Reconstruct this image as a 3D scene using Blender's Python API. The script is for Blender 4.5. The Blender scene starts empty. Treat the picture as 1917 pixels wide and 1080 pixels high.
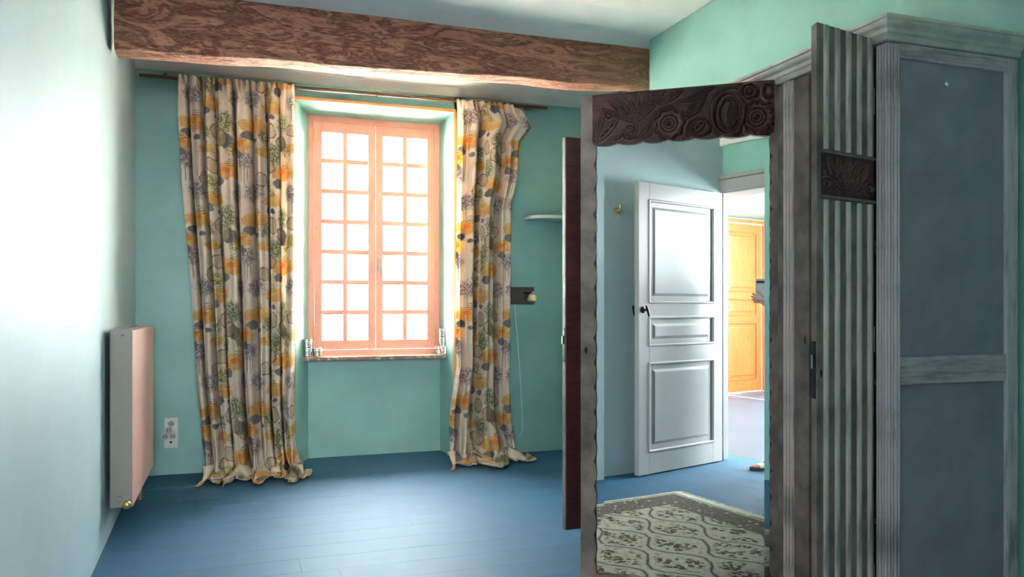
import bpy, bmesh, math, random
import numpy as np
from mathutils import Vector, Matrix, noise as mnoise
random.seed(7); np.random.seed(7)
sc = bpy.context.scene
COL = sc.collection
# ------------------------------------------------------------------ camera, world, light, exposure
YAW = math.atan((958.5 - 435) / 1500.0)
cam_d = bpy.data.cameras.new('camera'); cam_d.sensor_width = 36; cam_d.lens = 36 * 1500 / 1917.0
cam_d.shift_y = 36 / 1917.0; cam_d.clip_start = 0.02; cam_d.clip_end = 200
cam = bpy.data.objects.new('camera', cam_d); COL.objects.link(cam)
cam.location = (0, 0, 1.2); cam.rotation_euler = (math.pi / 2, 0, -YAW)
sc.camera = cam
world = bpy.data.worlds.new('overcast_sky'); sc.world = world; world.use_nodes = True
bg = world.node_tree.nodes['Background']
bg.inputs[0].default_value = (0.93, 0.98, 1.0, 1); bg.inputs[1].default_value = 11.0
sc.view_settings.view_transform = 'Standard'; sc.view_settings.look = 'None'
sc.view_settings.gamma = 1.0; sc.view_settings.use_curve_mapping = False
sc.view_settings.exposure = 2.75
sc.cycles.use_denoising = True; sc.cycles.use_adaptive_sampling = True; sc.cycles.adaptive_threshold = .06
sc.cycles.max_bounces = 7; sc.cycles.diffuse_bounces = 4; sc.cycles.glossy_bounces = 4
sc.cycles.transparent_max_bounces = 12; sc.cycles.caustics_reflective = False; sc.cycles.caustics_refractive = False
sc.cycles.sample_clamp_indirect = 12.0

sun_d = bpy.data.lights.new('sun', 'SUN'); sun_d.energy = 190.0; sun_d.angle = .02; sun_d.color = (1.0, .93, .84)
sun = bpy.data.objects.new('sun', sun_d); COL.objects.link(sun); sun.location = (-20, 10, 30)
sun.rotation_euler = Vector((.62, .06, -.78)).to_track_quat('-Z', 'Y').to_euler()


def portal(name, loc, rot, w, h):
    l = bpy.data.lights.new(name, 'AREA'); l.shape = 'RECTANGLE'; l.size = w; l.size_y = h
    l.cycles.is_portal = True
    o = bpy.data.objects.new(name, l); COL.objects.link(o); o.location = loc; o.rotation_euler = rot
    return o


# daylight portals set in the openings of the windows (they guide the sky light, they emit nothing)
portal('bedroom_window_portal', (1.11, 6.72, 1.77), (-math.pi / 2, 0, 0), 1.06, 1.92)
portal('added_hall_window_portal', (-0.5, -5.05, 1.5), (math.pi / 2, 0, 0), 3.2, 2.6)  # both hall windows are added, unseen sources of fill light
portal('added_hall_side_window_portal', (1.35, -2.6, 1.7), (0, math.pi / 2, 0), 1.8, 1.8)

# ------------------------------------------------------------------ node helpers


class X:
    """a float socket with python arithmetic"""

    def __init__(s, nt, o): s.nt = nt; s.o = o
    def _b(s, op, a, b=None, c=None):
        n = s.nt.nodes.new('ShaderNodeMath'); n.operation = op
        for i, v in enumerate((a, b, c)):
            if v is None: continue
            if isinstance(v, X): s.nt.links.new(v.o, n.inputs[i])
            else: n.inputs[i].default_value = v
        return X(s.nt, n.outputs[0])
    def __add__(s, b): return s._b('ADD', s, b)
    __radd__ = __add__
    def __sub__(s, b): return s._b('SUBTRACT', s, b)
    def __rsub__(s, b): return s._b('SUBTRACT', b, s)
    def __mul__(s, b): return s._b('MULTIPLY', s, b)
    __rmul__ = __mul__
    def __truediv__(s, b): return s._b('DIVIDE', s, b)
    def mx(s, b): return s._b('MAXIMUM', s, b)
    def mn(s, b): return s._b('MINIMUM', s, b)
    def sin(s): return s._b('SINE', s)
    def abs(s): return s._b('ABSOLUTE', s)
    def fract(s): return s._b('FRACT', s)
    def floor(s): return s._b('FLOOR', s)
    def lt(s, b): return s._b('LESS_THAN', s, b)
    def gt(s, b): return s._b('GREATER_THAN', s, b)
    def pow(s, b): return s._b('POWER', s, b)
    def step(s, a, b, lo=0.0, hi=1.0):
        n = s.nt.nodes.new('ShaderNodeMapRange'); n.interpolation_type = 'SMOOTHSTEP'
        s.nt.links.new(s.o, n.inputs[0])
        for i, v in enumerate((a, b, lo, hi)): n.inputs[i + 1].default_value = v
        return X(s.nt, n.outputs[0])


class NT:
    def __init__(s, name):
        s.m = bpy.data.materials.new(name); s.m.use_nodes = True
        s.nt = s.m.node_tree; s.p = s.nt.nodes['Principled BSDF']; s.out = s.nt.nodes['Material Output']
        s.tc = s.nt.nodes.new('ShaderNodeTexCoord')
    def n(s, t): return s.nt.nodes.new(t)
    def l(s, a, b): s.nt.links.new(a.o if isinstance(a, X) else a, b)
    def obj(s): return s.tc.outputs['Object']
    def uv(s): return s.tc.outputs['UV']
    def mapv(s, vec, scale=(1, 1, 1), loc=(0, 0, 0), rot=(0, 0, 0)):
        m = s.n('ShaderNodeMapping'); s.l(vec, m.inputs[0]); m.inputs['Scale'].default_value = scale
        m.inputs['Location'].default_value = loc; m.inputs['Rotation'].default_value = rot
        return m.outputs[0]
    def noise(s, vec, scale=5, detail=3, rough=.5, dist=0.0, color=False):
        t = s.n('ShaderNodeTexNoise'); s.l(vec, t.inputs['Vector'])
        t.inputs['Scale'].default_value = scale; t.inputs['Detail'].default_value = detail
        t.inputs['Roughness'].default_value = rough; t.inputs['Distortion'].default_value = dist
        return t.outputs[1] if color else X(s.nt, t.outputs[0])
    def voro(s, vec, scale, feature='F1', out=0, rnd=1.0):
        t = s.n('ShaderNodeTexVoronoi'); t.feature = feature; s.l(vec, t.inputs['Vector'])
        t.inputs['Scale'].default_value = scale; t.inputs['Randomness'].default_value = rnd
        return X(s.nt, t.outputs[out])
    def vm(s, op, a, b=None):
        v = s.n('ShaderNodeVectorMath'); v.operation = op
        for i, q in enumerate((a, b)):
            if q is None: continue
            if isinstance(q, (tuple, list)): v.inputs[i].default_value = q
            else: s.l(q, v.inputs[i])
        return X(s.nt, v.outputs['Value']) if op in ('LENGTH', 'DOT_PRODUCT') else v.outputs[0]
    def sep(s, vec):
        q = s.n('ShaderNodeSeparateXYZ'); s.l(vec, q.inputs[0]); return [X(s.nt, o) for o in q.outputs]
    def comb(s, x, y, z=0.0):
        q = s.n('ShaderNodeCombineXYZ')
        for i, v in enumerate((x, y, z)):
            if isinstance(v, X): s.l(v, q.inputs[i])
            else: q.inputs[i].default_value = v
        return q.outputs[0]
    def mix(s, f, a, b, mode='MIX'):
        m = s.n('ShaderNodeMix'); m.data_type = 'RGBA'; m.blend_type = mode
        if isinstance(f, X): s.l(f, m.inputs[0])
        else: m.inputs[0].default_value = f
        for i, v in ((6, a), (7, b)):
            if isinstance(v, (tuple, list)): m.inputs[i].default_value = tuple(v) + (1,) if len(v) == 3 else v
            else: s.l(v, m.inputs[i])
        return m.outputs[2]
    def col(s, c):
        if isinstance(c, (tuple, list)): s.p.inputs['Base Color'].default_value = (*c, 1)
        else: s.l(c, s.p.inputs['Base Color'])
    def rough(s, r):
        if isinstance(r, X): s.l(r, s.p.inputs['Roughness'])
        else: s.p.inputs['Roughness'].default_value = r
    def set(s, **k):
        for a, b in k.items(): s.p.inputs[a.replace('_', ' ')].default_value = b
    def bump(s, h, strength=.3, dist=.01):
        b = s.n('ShaderNodeBump'); b.inputs['Strength'].default_value = strength; b.inputs['Distance'].default_value = dist
        s.l(h, b.inputs['Height']); s.l(b.outputs[0], s.p.inputs['Normal'])


def m_paint(name, c, var=.12, rough=.5, bump=.25, scale=3.0, spec=.5, fine=60):
    t = NT(name); v = t.obj()
    a = t.noise(v, scale, 5, .6); b = t.noise(v, fine, 3, .6)
    d = tuple(x * (1 - var) for x in c); e = tuple(min(1, x * (1 + var)) for x in c)
    t.col(t.mix(a.step(.3, .7), d, e)); t.rough((b - .5) * .15 + rough)
    t.bump(a * .6 + b * .12, bump, .02); t.p.inputs['Specular IOR Level'].default_value = spec
    return t.m


def m_wood(name, c1, c2, rough=.5, grain=(1, 1, 12), scale=6, bump=.3, dist=1.5):
    t = NT(name); v = t.mapv(t.obj(), grain)
    a = t.noise(v, scale, 6, .65, dist); b = t.noise(v, scale * 6, 3, .6)
    t.col(t.mix((a * .7 + b * .3).step(.3, .7), c1, c2)); t.rough((b - .5) * .2 + rough); t.bump(a * .5 + b * .3, bump, .004)
    return t.m


def m_plain(name, c, rough=.5, metal=0.0, bump=0.0):
    t = NT(name); v = t.obj(); a = t.noise(v, 40, 3, .6)
    t.col(t.mix(a.step(.3, .7), tuple(x * .93 for x in c), c)); t.rough((a - .5) * .12 + rough); t.set(Metallic=metal)
    if bump: t.bump(a, bump, .003)
    return t.m


TEAL = (0.25, 0.49, 0.45)
M = {}
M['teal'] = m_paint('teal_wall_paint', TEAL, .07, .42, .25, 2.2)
M['teal_left_lit'] = m_paint('teal_satin_paint_window_lit', (0.43, 0.56, 0.60), .05, .58, .12, 1.6, .75)  # paler copy of the wall teal, window sheen put into the colour
M['ceiling'] = m_paint('white_ceiling_plaster', (.88, .86, .84), .04, .75, .3, 2)
M['ceil_band'] = m_paint('pale_blue_ceiling_paint', (.80, .84, .85), .05, .7, .3, 2)
M['white_gloss'] = m_paint('white_gloss_paint', (.38, .37, .37), .02, .35, .06, 3)
M['hall_teal'] = m_paint('pale_teal_hall_paint', (.25, .37, .35), .05, .5, .2, 2)
M['salmon'] = m_paint('salmon_window_paint', (.82, .38, .28), .06, .4, .15, 6)
M['dark_paint'] = m_paint('worn_charcoal_paint', (.26, .200, .182), .35, .55, .35, 9)
M['blue_panel'] = m_paint('slate_blue_panel_paint', (.38, .35, .42), .12, .6, .3, 5)
M['aubergine'] = m_wood('dark_aubergine_wood', (.065, .022, .026), (.15, .054, .060), .34, (1, 1, 6), 7, .3)
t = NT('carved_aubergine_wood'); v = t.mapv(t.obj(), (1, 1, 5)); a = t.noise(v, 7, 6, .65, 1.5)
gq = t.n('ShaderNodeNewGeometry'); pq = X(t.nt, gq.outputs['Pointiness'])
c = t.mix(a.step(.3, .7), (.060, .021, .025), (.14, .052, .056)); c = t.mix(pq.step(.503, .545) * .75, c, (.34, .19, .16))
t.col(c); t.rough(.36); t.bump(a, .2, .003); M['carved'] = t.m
M['dark_int'] = m_wood('dark_wardrobe_interior_wood', (.03, .02, .016), (.06, .04, .03), .6)
M['rod'] = m_wood('brown_rod_wood', (.09, .045, .02), (.17, .085, .04), .45, (12, 1, 1), 5)
M['orange_trim'] = m_paint('orange_trim_paint', (.72, .32, .08), .1, .4, .1, 8)
M['orange_wood'] = m_wood('varnished_orange_pine', (.33, .078, .016), (.43, .12, .028), .3, (6, 6, .6), 4, .12, 1.0)
M['brass'] = m_plain('brass', (.75, .52, .2), .3, 1.0)
M['black_iron'] = m_plain('black_iron', (.015, .015, .015), .4, .6)
M['steel'] = m_plain('steel', (.55, .55, .55), .3, 1.0)
M['tin'] = m_plain('tin_metal', (.72, .70, .64), .25, 1.0)
M['lid'] = m_plain('tin_lid_metal', (.85, .85, .83), .2, 1.0)
M['plastic'] = m_plain('white_plastic', (.72, .71, .68), .35)
M['black'] = m_plain('black_recess', (.01, .01, .01), .7)
M['cream'] = m_plain('cream_lamp_shade', (.82, .70, .38), .4)
M['lampboard'] = m_wood('brown_lamp_board', (.055, .04, .035), (.10, .075, .065), .4, (6, 1, 1), 6)
M['cord'] = m_plain('white_cord', (.75, .85, .83), .4)
M['shelf'] = m_paint('pale_shelf_paint', (.62, .72, .70), .04, .45, .1, 4)
M['rad_grey'] = m_paint('grey_radiator_enamel', (.36, .32, .28), .05, .45, .1, 4)
M['rad_pink'] = m_paint('pale_pink_radiator_enamel', (.85, .48, .40), .04, .35, .05, 3)
M['skin'] = m_plain('skin', (.55, .30, .22), .5)
M['denim'] = m_plain('blue_trouser_cloth', (.02, .035, .16), .85, bump=.4)
M['sweater'] = m_plain('grey_sweater_knit', (.25, .26, .28), .9, bump=.5)
M['hair'] = m_plain('brown_hair', (.05, .03, .02), .6, bump=.5)
M['shoe_red'] = m_plain('rust_red_shoe_leather', (.40, .12, .07), .5)
M['shoe_blue'] = m_plain('violet_blue_shoe_suede', (.07, .06, .28), .7)
M['shoe_white'] = m_plain('white_shoe_leather', (.75, .73, .70), .5)
M['shoe_sole'] = m_plain('dark_green_rubber_sole', (.03, .06, .06), .6)
M['phone'] = m_plain('silver_grey_phone_glass', (.55, .53, .55), .3)

# pale, dry-brushed paint on the wardrobe frame: grey-blue wood showing through streaks


def m_pale(name, vert=True, base=(.86, .71, .73)):
    t = NT(name); v = t.mapv(t.obj(), (14, 14, 1.2) if vert else (1.6, 14, 14))
    a = t.noise(v, 3.0, 6, .7); b = t.noise(t.obj(), 4, 3)
    f = (a * .7 + b * .3).step(.34, .56)
    t.col(t.mix(f, (.30, .30, .30), base)); t.rough(.6); t.bump(a, .3, .004)
    return t.m


M['pale'] = m_pale('pale_grey_brushed_paint')
M['pale_h'] = m_pale('pale_grey_brushed_paint_rail', False, (.78, .64, .67))
M['reed'] = m_pale('pale_reed_paint', True, (.88, .74, .72))

M['cornice'] = m_paint('pale_cornice_paint', (.78, .70, .65), .18, .55, .2, 7)
# hewn oak beam
t = NT('hewn_brown_oak'); v = t.obj()
w = t.noise(t.mapv(v, (1.2, 3.5, 5.0)), 2.2, 4, .6, 2.2)
g = t.noise(t.mapv(v, (2.5, 9, 14)), 3.2, 5, .65, 3.0)
rings = (w * 24.0).sin() * .5 + .5
f = (rings * .26 + g * .74).step(.22, .78)
c = t.mix(f, (.15, .042, .026), (.66, .29, .20))
c = t.mix(t.noise(v, 1.3, 2).step(.45, .75) * .45, c, (.42, .25, .12))
t.col(c); t.rough(.75); t.bump(f * .7 + t.noise(v, 50, 3) * .3, .55, .02); M['beam'] = t.m

# blue painted floorboards, satin
t = NT('navy_blue_floor_paint'); v = t.obj()
a = t.noise(v, 1.6, 4, .6); b = t.noise(t.mapv(v, (3, 26, 1)), 4, 4, .65); s_ = t.noise(v, 150, 1)
c = t.mix((a * .6 + b * .4).step(.3, .7), (.018, .072, .145), (.030, .115, .215))
c = t.mix(s_.step(.80, .84) * .5, c, (.4, .45, .5))
t.col(c); t.rough((b - .5) * .22 + (a - .5) * .15 + .61); t.p.inputs['Specular IOR Level'].default_value = .5; t.p.inputs['Specular Tint'].default_value = (.55, .80, 1.0, 1); t.bump(b * .6 + a * .4, .22, .004); M['floor'] = t.m

M['hall_floor'] = m_paint('hall_floor_paint_with_sheen', (.055, .085, .12), .1, .4, .1, 3)  # greyer copy of the floor blue, with its sheen put into the colour
# mirror and panes
t = NT('mirror_silver'); t.col((.90, .93, .92)); t.set(Metallic=1.0, Roughness=.0); M['mirror'] = t.m
t = NT('window_glass'); nt = t.nt
tr = t.n('ShaderNodeBsdfTransparent'); tr.inputs[0].default_value = (.96, .98, .97, 1)
gl = t.n('ShaderNodeBsdfGlossy'); gl.inputs['Roughness'].default_value = .02
fr = t.n('ShaderNodeFresnel'); fr.inputs[0].default_value = 1.25
mx = t.n('ShaderNodeMixShader'); t.l(fr.outputs[0], mx.inputs[0]); t.l(tr.outputs[0], mx.inputs[1]); t.l(gl.outputs[0], mx.inputs[2])
t.l(mx.outputs[0], t.out.inputs[0]); M['glass'] = t.m

# printed curtain cotton : toile of trees, islands and figures, repeat about 0.64 x 0.68 m
t = NT('printed_toile_curtain_cotton')
uv = t.uv()
P = t.vm('MULTIPLY', uv, (1 / .80, 1 / .68, 0))
wob = t.vm('MULTIPLY', t.vm('SUBTRACT', t.noise(uv, 22, 3, .6, color=True), (.5, .5, .5)), (.07, .06, 0))
Pw = t.vm('ADD', P, wob)
nz = t.noise(uv, 30, 4, .65); leaf = t.voro(uv, 75, 'F1'); fine = t.noise(uv, 90, 2, .6)


def ell(cx, cy, rx, ry, p=Pw, edge=.12):
    q = t.vm('SUBTRACT', t.vm('FRACTION', t.vm('ADD', t.vm('SUBTRACT', p, (cx, cy, 0)), (.5, .5, 0))), (.5, .5, 0))
    d = t.vm('LENGTH', t.vm('DIVIDE', q, (rx, ry, 1)))
    return d, (d - 1.0).step(0.0, -edge)


cc = t.mix(nz.step(.3, .7), (.86, .75, .63), (.92, .82, .71))
OCH, ORG, YEL = (.84, .50, .15), (.88, .26, .06), (.90, .68, .28)
GRY, SLA, OLV, GRN, BRN = (.26, .22, .22), (.17, .18, .20), (.34, .30, .10), (.19, .21, .10), (.26, .15, .07)
rag = (nz - .5) * 1.5
lines = ((t.sep(uv)[1] * 380.0 + nz * 18.0).sin()).step(.1, .8)
sket = ((t.noise(uv, 16, 3, .55) * 60.0).sin().abs()).step(.34, .12)     # wandering pen lines


def stamp(mask, c, k=1.0):
    global cc
    cc = t.mix(mask * k if k != 1.0 else mask, cc, c)


def blob(cx, cy, rx, ry, edge=.22, k=.55):
    d, _m = ell(cx, cy, rx, ry); return d, (d + rag * k - 1.0).step(0.0, -edge)


# ochre islands with banks, pen lines and a small orange pavilion
for (cx, cy, rx, ry, oc) in ((.20, .505, .21, .075, 1), (.72, .015, .19, .075, 1), (.52, .715, .17, .065, 0), (.97, .29, .14, .070, 1), (.40, .235, .12, .05, 0)):
    rx *= 1.12; ry *= 1.28; d, m = blob(cx, cy, rx, ry); stamp(m, OCH, .85)
    d2, m2 = blob(cx + .03, cy + ry * .5, rx * .8, ry * .5); stamp(m2, YEL, .85)
    stamp(m * lines, BRN, .18); stamp(m * sket, BRN, .40)
    if oc:
        d3, m3 = blob(cx + .02, cy + .02, .065, .032); stamp(m3, ORG, .85)
    d3, m3 = ell(cx + (.07 if oc else .01), cy + ry * .9, .05, .055, P); stamp(m3 * lines.mx(sket), BRN, .75)
# trees: leafy crowns on thin trunks
trunks = ((t.sep(uv)[0] * 240.0 + nz * 1.2).sin()).step(.55, .85)
lf = (leaf * -1.0 + .60 + (nz - .5) * .9).step(.0, .14)
for (cx, cy, rx, ry, c_, trunk) in ((.20, .80, .15, .105, GRY, 1), (.40, .40, .085, .095, GRN, 0), (.72, .54, .11, .125, GRN, 1), (.90, .80, .10, .105, GRY, 1), (.58, .20, .075, .12, GRN, 0), (.05, .13, .10, .10, GRY, 1), (.47, .88, .07, .08, OLV, 0), (.80, .26, .06, .10, OLV, 0)):
    rx *= 1.22; ry *= 1.18; d, m = blob(cx, cy, rx, ry, .5, .8)
    stamp(m, tuple(min(1, x * 2.0 + .10) for x in c_), .62); stamp(m * lf, c_, .92); stamp(m * fine.step(.52, .66), tuple(x * .55 for x in c_), .55)
    if trunk:
        d, m = ell(cx, cy - ry - .02, .050, .12, P, .3); stamp(m * trunks, c_, .85)
# slate shrubs hanging below the banks
for (cx, cy, rx, ry) in ((.10, .405, .075, .045), (.27, .355, .030, .026), (.64, .905, .070, .045), (.74, .335, .070, .075), (.44, .625, .045, .045), (.98, .195, .060, .04), (.55, .60, .03, .026)):
    rx *= 1.15; ry *= 1.15; d, m = blob(cx, cy, rx, ry, .15, .25); stamp(m, SLA, .88); stamp(m * fine.step(.45, .6), (.30, .29, .30), .6)
# pen-drawn figures and urns
for (cx, cy, rx, ry) in ((.68, .36, .085, .085), (.54, .45, .055, .085), (.50, .07, .085, .075), (.34, .94, .06, .075), (.87, .48, .05, .07)):
    d, m = blob(cx, cy, rx, ry, .1, .2); stamp(m, (.62, .50, .30), .45); stamp(m * sket, (.30, .21, .06), .9); stamp(((d - .95).abs()).step(.10, .04), BRN, .85)
t.col(cc); t.rough(.85); t.p.inputs['Specular IOR Level'].default_value = .15
t.bump(t.noise(uv, 600, 1), .1, .001)
tl = t.n('ShaderNodeBsdfTranslucent'); t.l(cc, tl.inputs[0])
mx = t.n('ShaderNodeMixShader'); mx.inputs[0].default_value = .42
t.l(t.p.outputs[0], mx.inputs[1]); t.l(tl.outputs[0], mx.inputs[2]); t.l(mx.outputs[0], t.out.inputs[0]); M['curtain'] = t.m

# rug: lozenge trellis with sprigs, flecked border (UV in metres)
RW, RL = 1.78, 1.90
t = NT('patterned_rug_weave'); uv = t.uv(); ux, vy, _ = t.sep(uv)
nz = t.noise(uv, 45, 3, .65)
wv = t.vm('ADD', uv, t.vm('MULTIPLY', t.vm('SUBTRACT', t.noise(uv, 9, 2, .5, color=True), (.5, .5, .5)), (.03, .03, 0)))
wx, wy, _ = t.sep(wv)
A_, B_ = .46, .38   # lozenge pitch


def hexd(ox, oy):
    fx = ((wx / A_ + ox).fract() - .5).abs(); fy = ((wy / B_ + oy).fract() - .5).abs()
    return (fx * .95 + fy * .9).mx(fy * 1.25)


h1 = hexd(0.0, 0.0); h2 = hexd(.5, .5); hd = h1.mn(h2)
field = t.mix(nz.step(.3, .7), (.42, .37, .30), (.55, .49, .40))
field = t.mix((h1 - h2).abs().step(.050, .024), field, (.07, .06, .045))
field = t.mix((h1 - h2).abs().step(.12, .05) * .35, field, (.22, .20, .15))
spr = (t.voro(uv, 38, 'F1') * -1.0 + .62).step(.0, .14)
field = t.mix((hd.step(.42, .30)) * (t.noise(uv, 8, 2).step(.40, .52)) * (nz.step(.33, .43)) * spr, field, (.08, .07, .045))
field = t.mix((hd.step(.26, .16)) * (t.noise(uv, 14, 2).step(.5, .62)) * .4, field, (.30, .26, .12))
bord = t.mix(nz.step(.35, .65), (.10, .085, .07), (.19, .165, .135))
bord = t.mix((t.voro(uv, 20, 'F1', 0, .7)).step(.26, .18), bord, (.50, .47, .40))
ed = (ux.mn(ux * -1.0 + RW)).mn(vy.mn(vy * -1.0 + RL))
c = t.mix(ed.step(.255, .262), bord, field)
c = t.mix((ed - .045).abs().step(.012, .008), c, (.42, .40, .30)); c = t.mix((ed - .012).abs().step(.013, .010), c, (.55, .52, .42))
t.col(c); t.rough(.95); t.bump(t.noise(uv, 350, 2), .5, .004); t.p.inputs['Specular IOR Level'].default_value = .1
M['rug'] = t.m; M['fringe'] = m_plain('cream_rug_fringe', (.68, .64, .54), .9)

# ------------------------------------------------------------------ mesh helpers


class MB:
    def __init__(s, mtx=None): s.v = []; s.f = []; s.sm = []; s.m = mtx; s.uv = None
    def add(s, vs, fs, smooth=False):
        o = len(s.v)
        for p in vs:
            p = Vector(p); s.v.append(tuple(s.m @ p) if s.m is not None else tuple(p))
        for f in fs: s.f.append([i + o for i in f]); s.sm.append(smooth)
        return s
    def box(s, x0, x1, y0, y1, z0, z1):
        return s.add([(x0, y0, z0), (x1, y0, z0), (x1, y1, z0), (x0, y1, z0), (x0, y0, z1), (x1, y0, z1), (x1, y1, z1), (x0, y1, z1)],
                     [(0, 3, 2, 1), (4, 5, 6, 7), (0, 1, 5, 4), (1, 2, 6, 5), (2, 3, 7, 6), (3, 0, 4, 7)])
    def prism(s, poly, a, b, axis='z', smooth=False):
        n = len(poly)
        pt = {'z': lambda p, w: (p[0], p[1], w), 'x': lambda p, w: (w, p[0], p[1]), 'y': lambda p, w: (p[0], w, p[1])}[axis]
        vs = [pt(p, a) for p in poly] + [pt(p, b) for p in poly]
        return s.add(vs, [list(range(n))[::-1], list(range(n, 2 * n))] + [(i, (i + 1) % n, n + (i + 1) % n, n + i) for i in range(n)], smooth)
    def tube(s, pts, r, seg=10, caps=True):
        pts = [Vector(p) for p in pts]; n = len(pts); rr = r if isinstance(r, (list, tuple)) else [r] * n
        vs = []; u = None
        for i, p in enumerate(pts):
            d = (pts[min(i + 1, n - 1)] - pts[max(i - 1, 0)]).normalized()
            if u is None: u = d.orthogonal().normalized()
            u = (u - d * u.dot(d)).normalized(); w = d.cross(u)
            vs += [p + (u * math.cos(k * 2 * math.pi / seg) + w * math.sin(k * 2 * math.pi / seg)) * rr[i] for k in range(seg)]
        fs = [(i * seg + k, i * seg + (k + 1) % seg, (i + 1) * seg + (k + 1) % seg, (i + 1) * seg + k) for i in range(n - 1) for k in range(seg)]
        s.add(vs, fs, True)
        if caps: s.add(vs[:seg], [list(range(seg))[::-1]]); s.add(vs[-seg:], [list(range(seg))])
        return s
    def lathe(s, prof, c=(0, 0, 0), axis=(0, 0, 1), seg=20, smooth=True):
        ax = Vector(axis).normalized(); u = ax.orthogonal().normalized(); w = ax.cross(u); c = Vector(c); vs = []
        for r, h in prof: vs += [c + ax * h + (u * math.cos(k * 2 * math.pi / seg) + w * math.sin(k * 2 * math.pi / seg)) * max(r, 1e-4) for k in range(seg)]
        n = len(prof)
        return s.add(vs, [(i * seg + k, i * seg + (k + 1) % seg, (i + 1) * seg + (k + 1) % seg, (i + 1) * seg + k) for i in range(n - 1) for k in range(seg)], smooth)
    def grid(s, fn, nu, nv, smooth=True, uv=None):
        vs = [fn(i / (nu - 1), j / (nv - 1)) for j in range(nv) for i in range(nu)]
        return s.add(vs, [(j * nu + i, j * nu + i + 1, (j + 1) * nu + i + 1, (j + 1) * nu + i) for j in range(nv - 1) for i in range(nu - 1)], smooth)


ORG_W = {}


def tag(o, label=None, cat=None, group=None, kind=None):
    for k, v in (('label', label), ('category', cat), ('group', group), ('kind', kind)):
        if v: o[k] = v
    return o


def empty(name, loc, label=None, cat=None, group=None, kind=None, parent=None):
    o = bpy.data.objects.new(name, None); COL.objects.link(o); o.empty_display_size = .1
    p = ORG_W[parent.name] if parent else Vector((0, 0, 0))
    o.location = Vector(loc) - p; o.parent = parent; ORG_W[o.name] = Vector(loc)
    return tag(o, label, cat, group, kind)


def obj(name, mb, mat, parent=None, bevel=0.0, uvs=None, origin=None):
    V = np.array(mb.v, dtype=float)
    c = Vector(((V[:, 0].min() + V[:, 0].max()) / 2, (V[:, 1].min() + V[:, 1].max()) / 2, V[:, 2].min())) if origin is None else Vector(origin)
    me = bpy.data.meshes.new(name); me.from_pydata([tuple(p) for p in V - np.array(c)], [], mb.f); me.validate()
    if len(me.polygons) == len(mb.sm): me.polygons.foreach_set('use_smooth', mb.sm)
    if uvs is not None:
        ul = me.uv_layers.new(name='UVMap'); li = np.zeros(len(me.loops), dtype=np.int32); me.loops.foreach_get('vertex_index', li)
        ul.data.foreach_set('uv', np.asarray(uvs, dtype=np.float32)[li].ravel())
    me.update()
    bm = bmesh.new(); bm.from_mesh(me); bmesh.ops.recalc_face_normals(bm, faces=bm.faces) if uvs is None else None; bm.to_mesh(me); bm.free()
    me.materials.append(M[mat])
    o = bpy.data.objects.new(name, me); COL.objects.link(o)
    o.parent = parent; o.location = c - (ORG_W[parent.name] if parent else Vector((0, 0, 0))); ORG_W[o.name] = c
    if bevel:
        b = o.modifiers.new('bevel', 'BEVEL'); b.width = bevel; b.segments = 2; b.limit_method = 'ANGLE'; b.angle_limit = math.radians(40)
    return o


def struct(name, mb, mat, bevel=0.0, label=None):
    return tag(obj(name, mb, mat, None, bevel), label, None, None, 'structure')


def copy_at(o, parent, loc, rz=None, name=None):
    c = o.copy(); COL.objects.link(c); c.parent = parent
    c.location = Vector(loc) - (ORG_W[parent.name] if parent else Vector((0, 0, 0))); ORG_W[c.name] = Vector(loc)
    if rz is not None: c.rotation_euler.z = rz
    return c


# ------------------------------------------------------------------ the room
def xl(y): return -.50 - .15 * y / 6.25        # left wall line


gt = NT('pale_gravel_bounce_ground'); gt.col(gt.mix(gt.noise(gt.obj(), 3, 5).step(.3, .7), (.50, .47, .40), (.62, .59, .52))); gt.rough(.9); M['gravel'] = gt.m
struct('ground', MB().box(-30, 34, 6.9, 50, -.8, -.55), 'gravel', label='added pale gravel ground outside the window, bounces sunlight in')  # unseen ground, added to bounce sunlight up to the ceiling
fl = struct('floor', MB().prism([(-.75, -.15), (3.1, -.15), (3.1, 6.6), (-.75, 6.6)], -.12, -.022), 'floor', label='navy blue painted floorboards of the bedroom')
PW = .205
pl = None
y = -.15; row = 0
while y < 6.6:
    cuts = [-.75] + sorted([random.uniform(-.2, 1.0), random.uniform(1.3, 2.4)]) + [3.1]
    for a, b in zip(cuts[:-1], cuts[1:]):
        obj('plank', MB().box(a + .0003, b - .0003, y + .0004, min(y + PW, 6.6) - .0004, -.022, -.0003 * random.random()), 'floor', fl, .0006)
    y += PW; row += 1
struct('wall_left', MB().prism([(xl(.05), .05), (xl(6.25), 6.25), (-.95, 6.25), (-.95, .05)], -.1, 3.05), 'teal_left_lit', label='teal satin-painted left wall, window light put into its paler colour')
wb = MB()
wb.prism([(.45, 6.25), (.57, 6.56), (.57, 6.86), (-.95, 6.86), (-.95, 6.25)], -.1, 3.05)
wb.prism([(1.68, 6.25), (3.15, 6.25), (3.15, 6.86), (1.65, 6.86), (1.65, 6.56)], -.1, 3.05)
wb.prism([(6.25, 2.772), (6.25, 3.05), (6.86, 3.05), (6.86, 2.742), (6.56, 2.742)], .40, 1.75, 'x')
wb.prism([(.48, 6.565), (1.72, 6.565), (1.72, 6.86), (.48, 6.86)], -.1, .79)
struct('wall_back', wb, 'teal', .008, 'teal window wall with a deep splayed window niche')
struct('wall_right', MB().prism([(2.462, -.2), (3.15, -.2), (3.15, 4.45), (2.462, 4.45)], -.1, 3.05), 'teal', .006, 'teal right wall behind the wardrobe')
struct('wall_alcove', MB().prism([(2.95, 4.45), (3.15, 4.45), (3.15, 6.25), (2.95, 6.25)], -.1, 3.05), 'teal', label='teal alcove wall hidden behind the wardrobe doors')
wf = MB()
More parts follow.
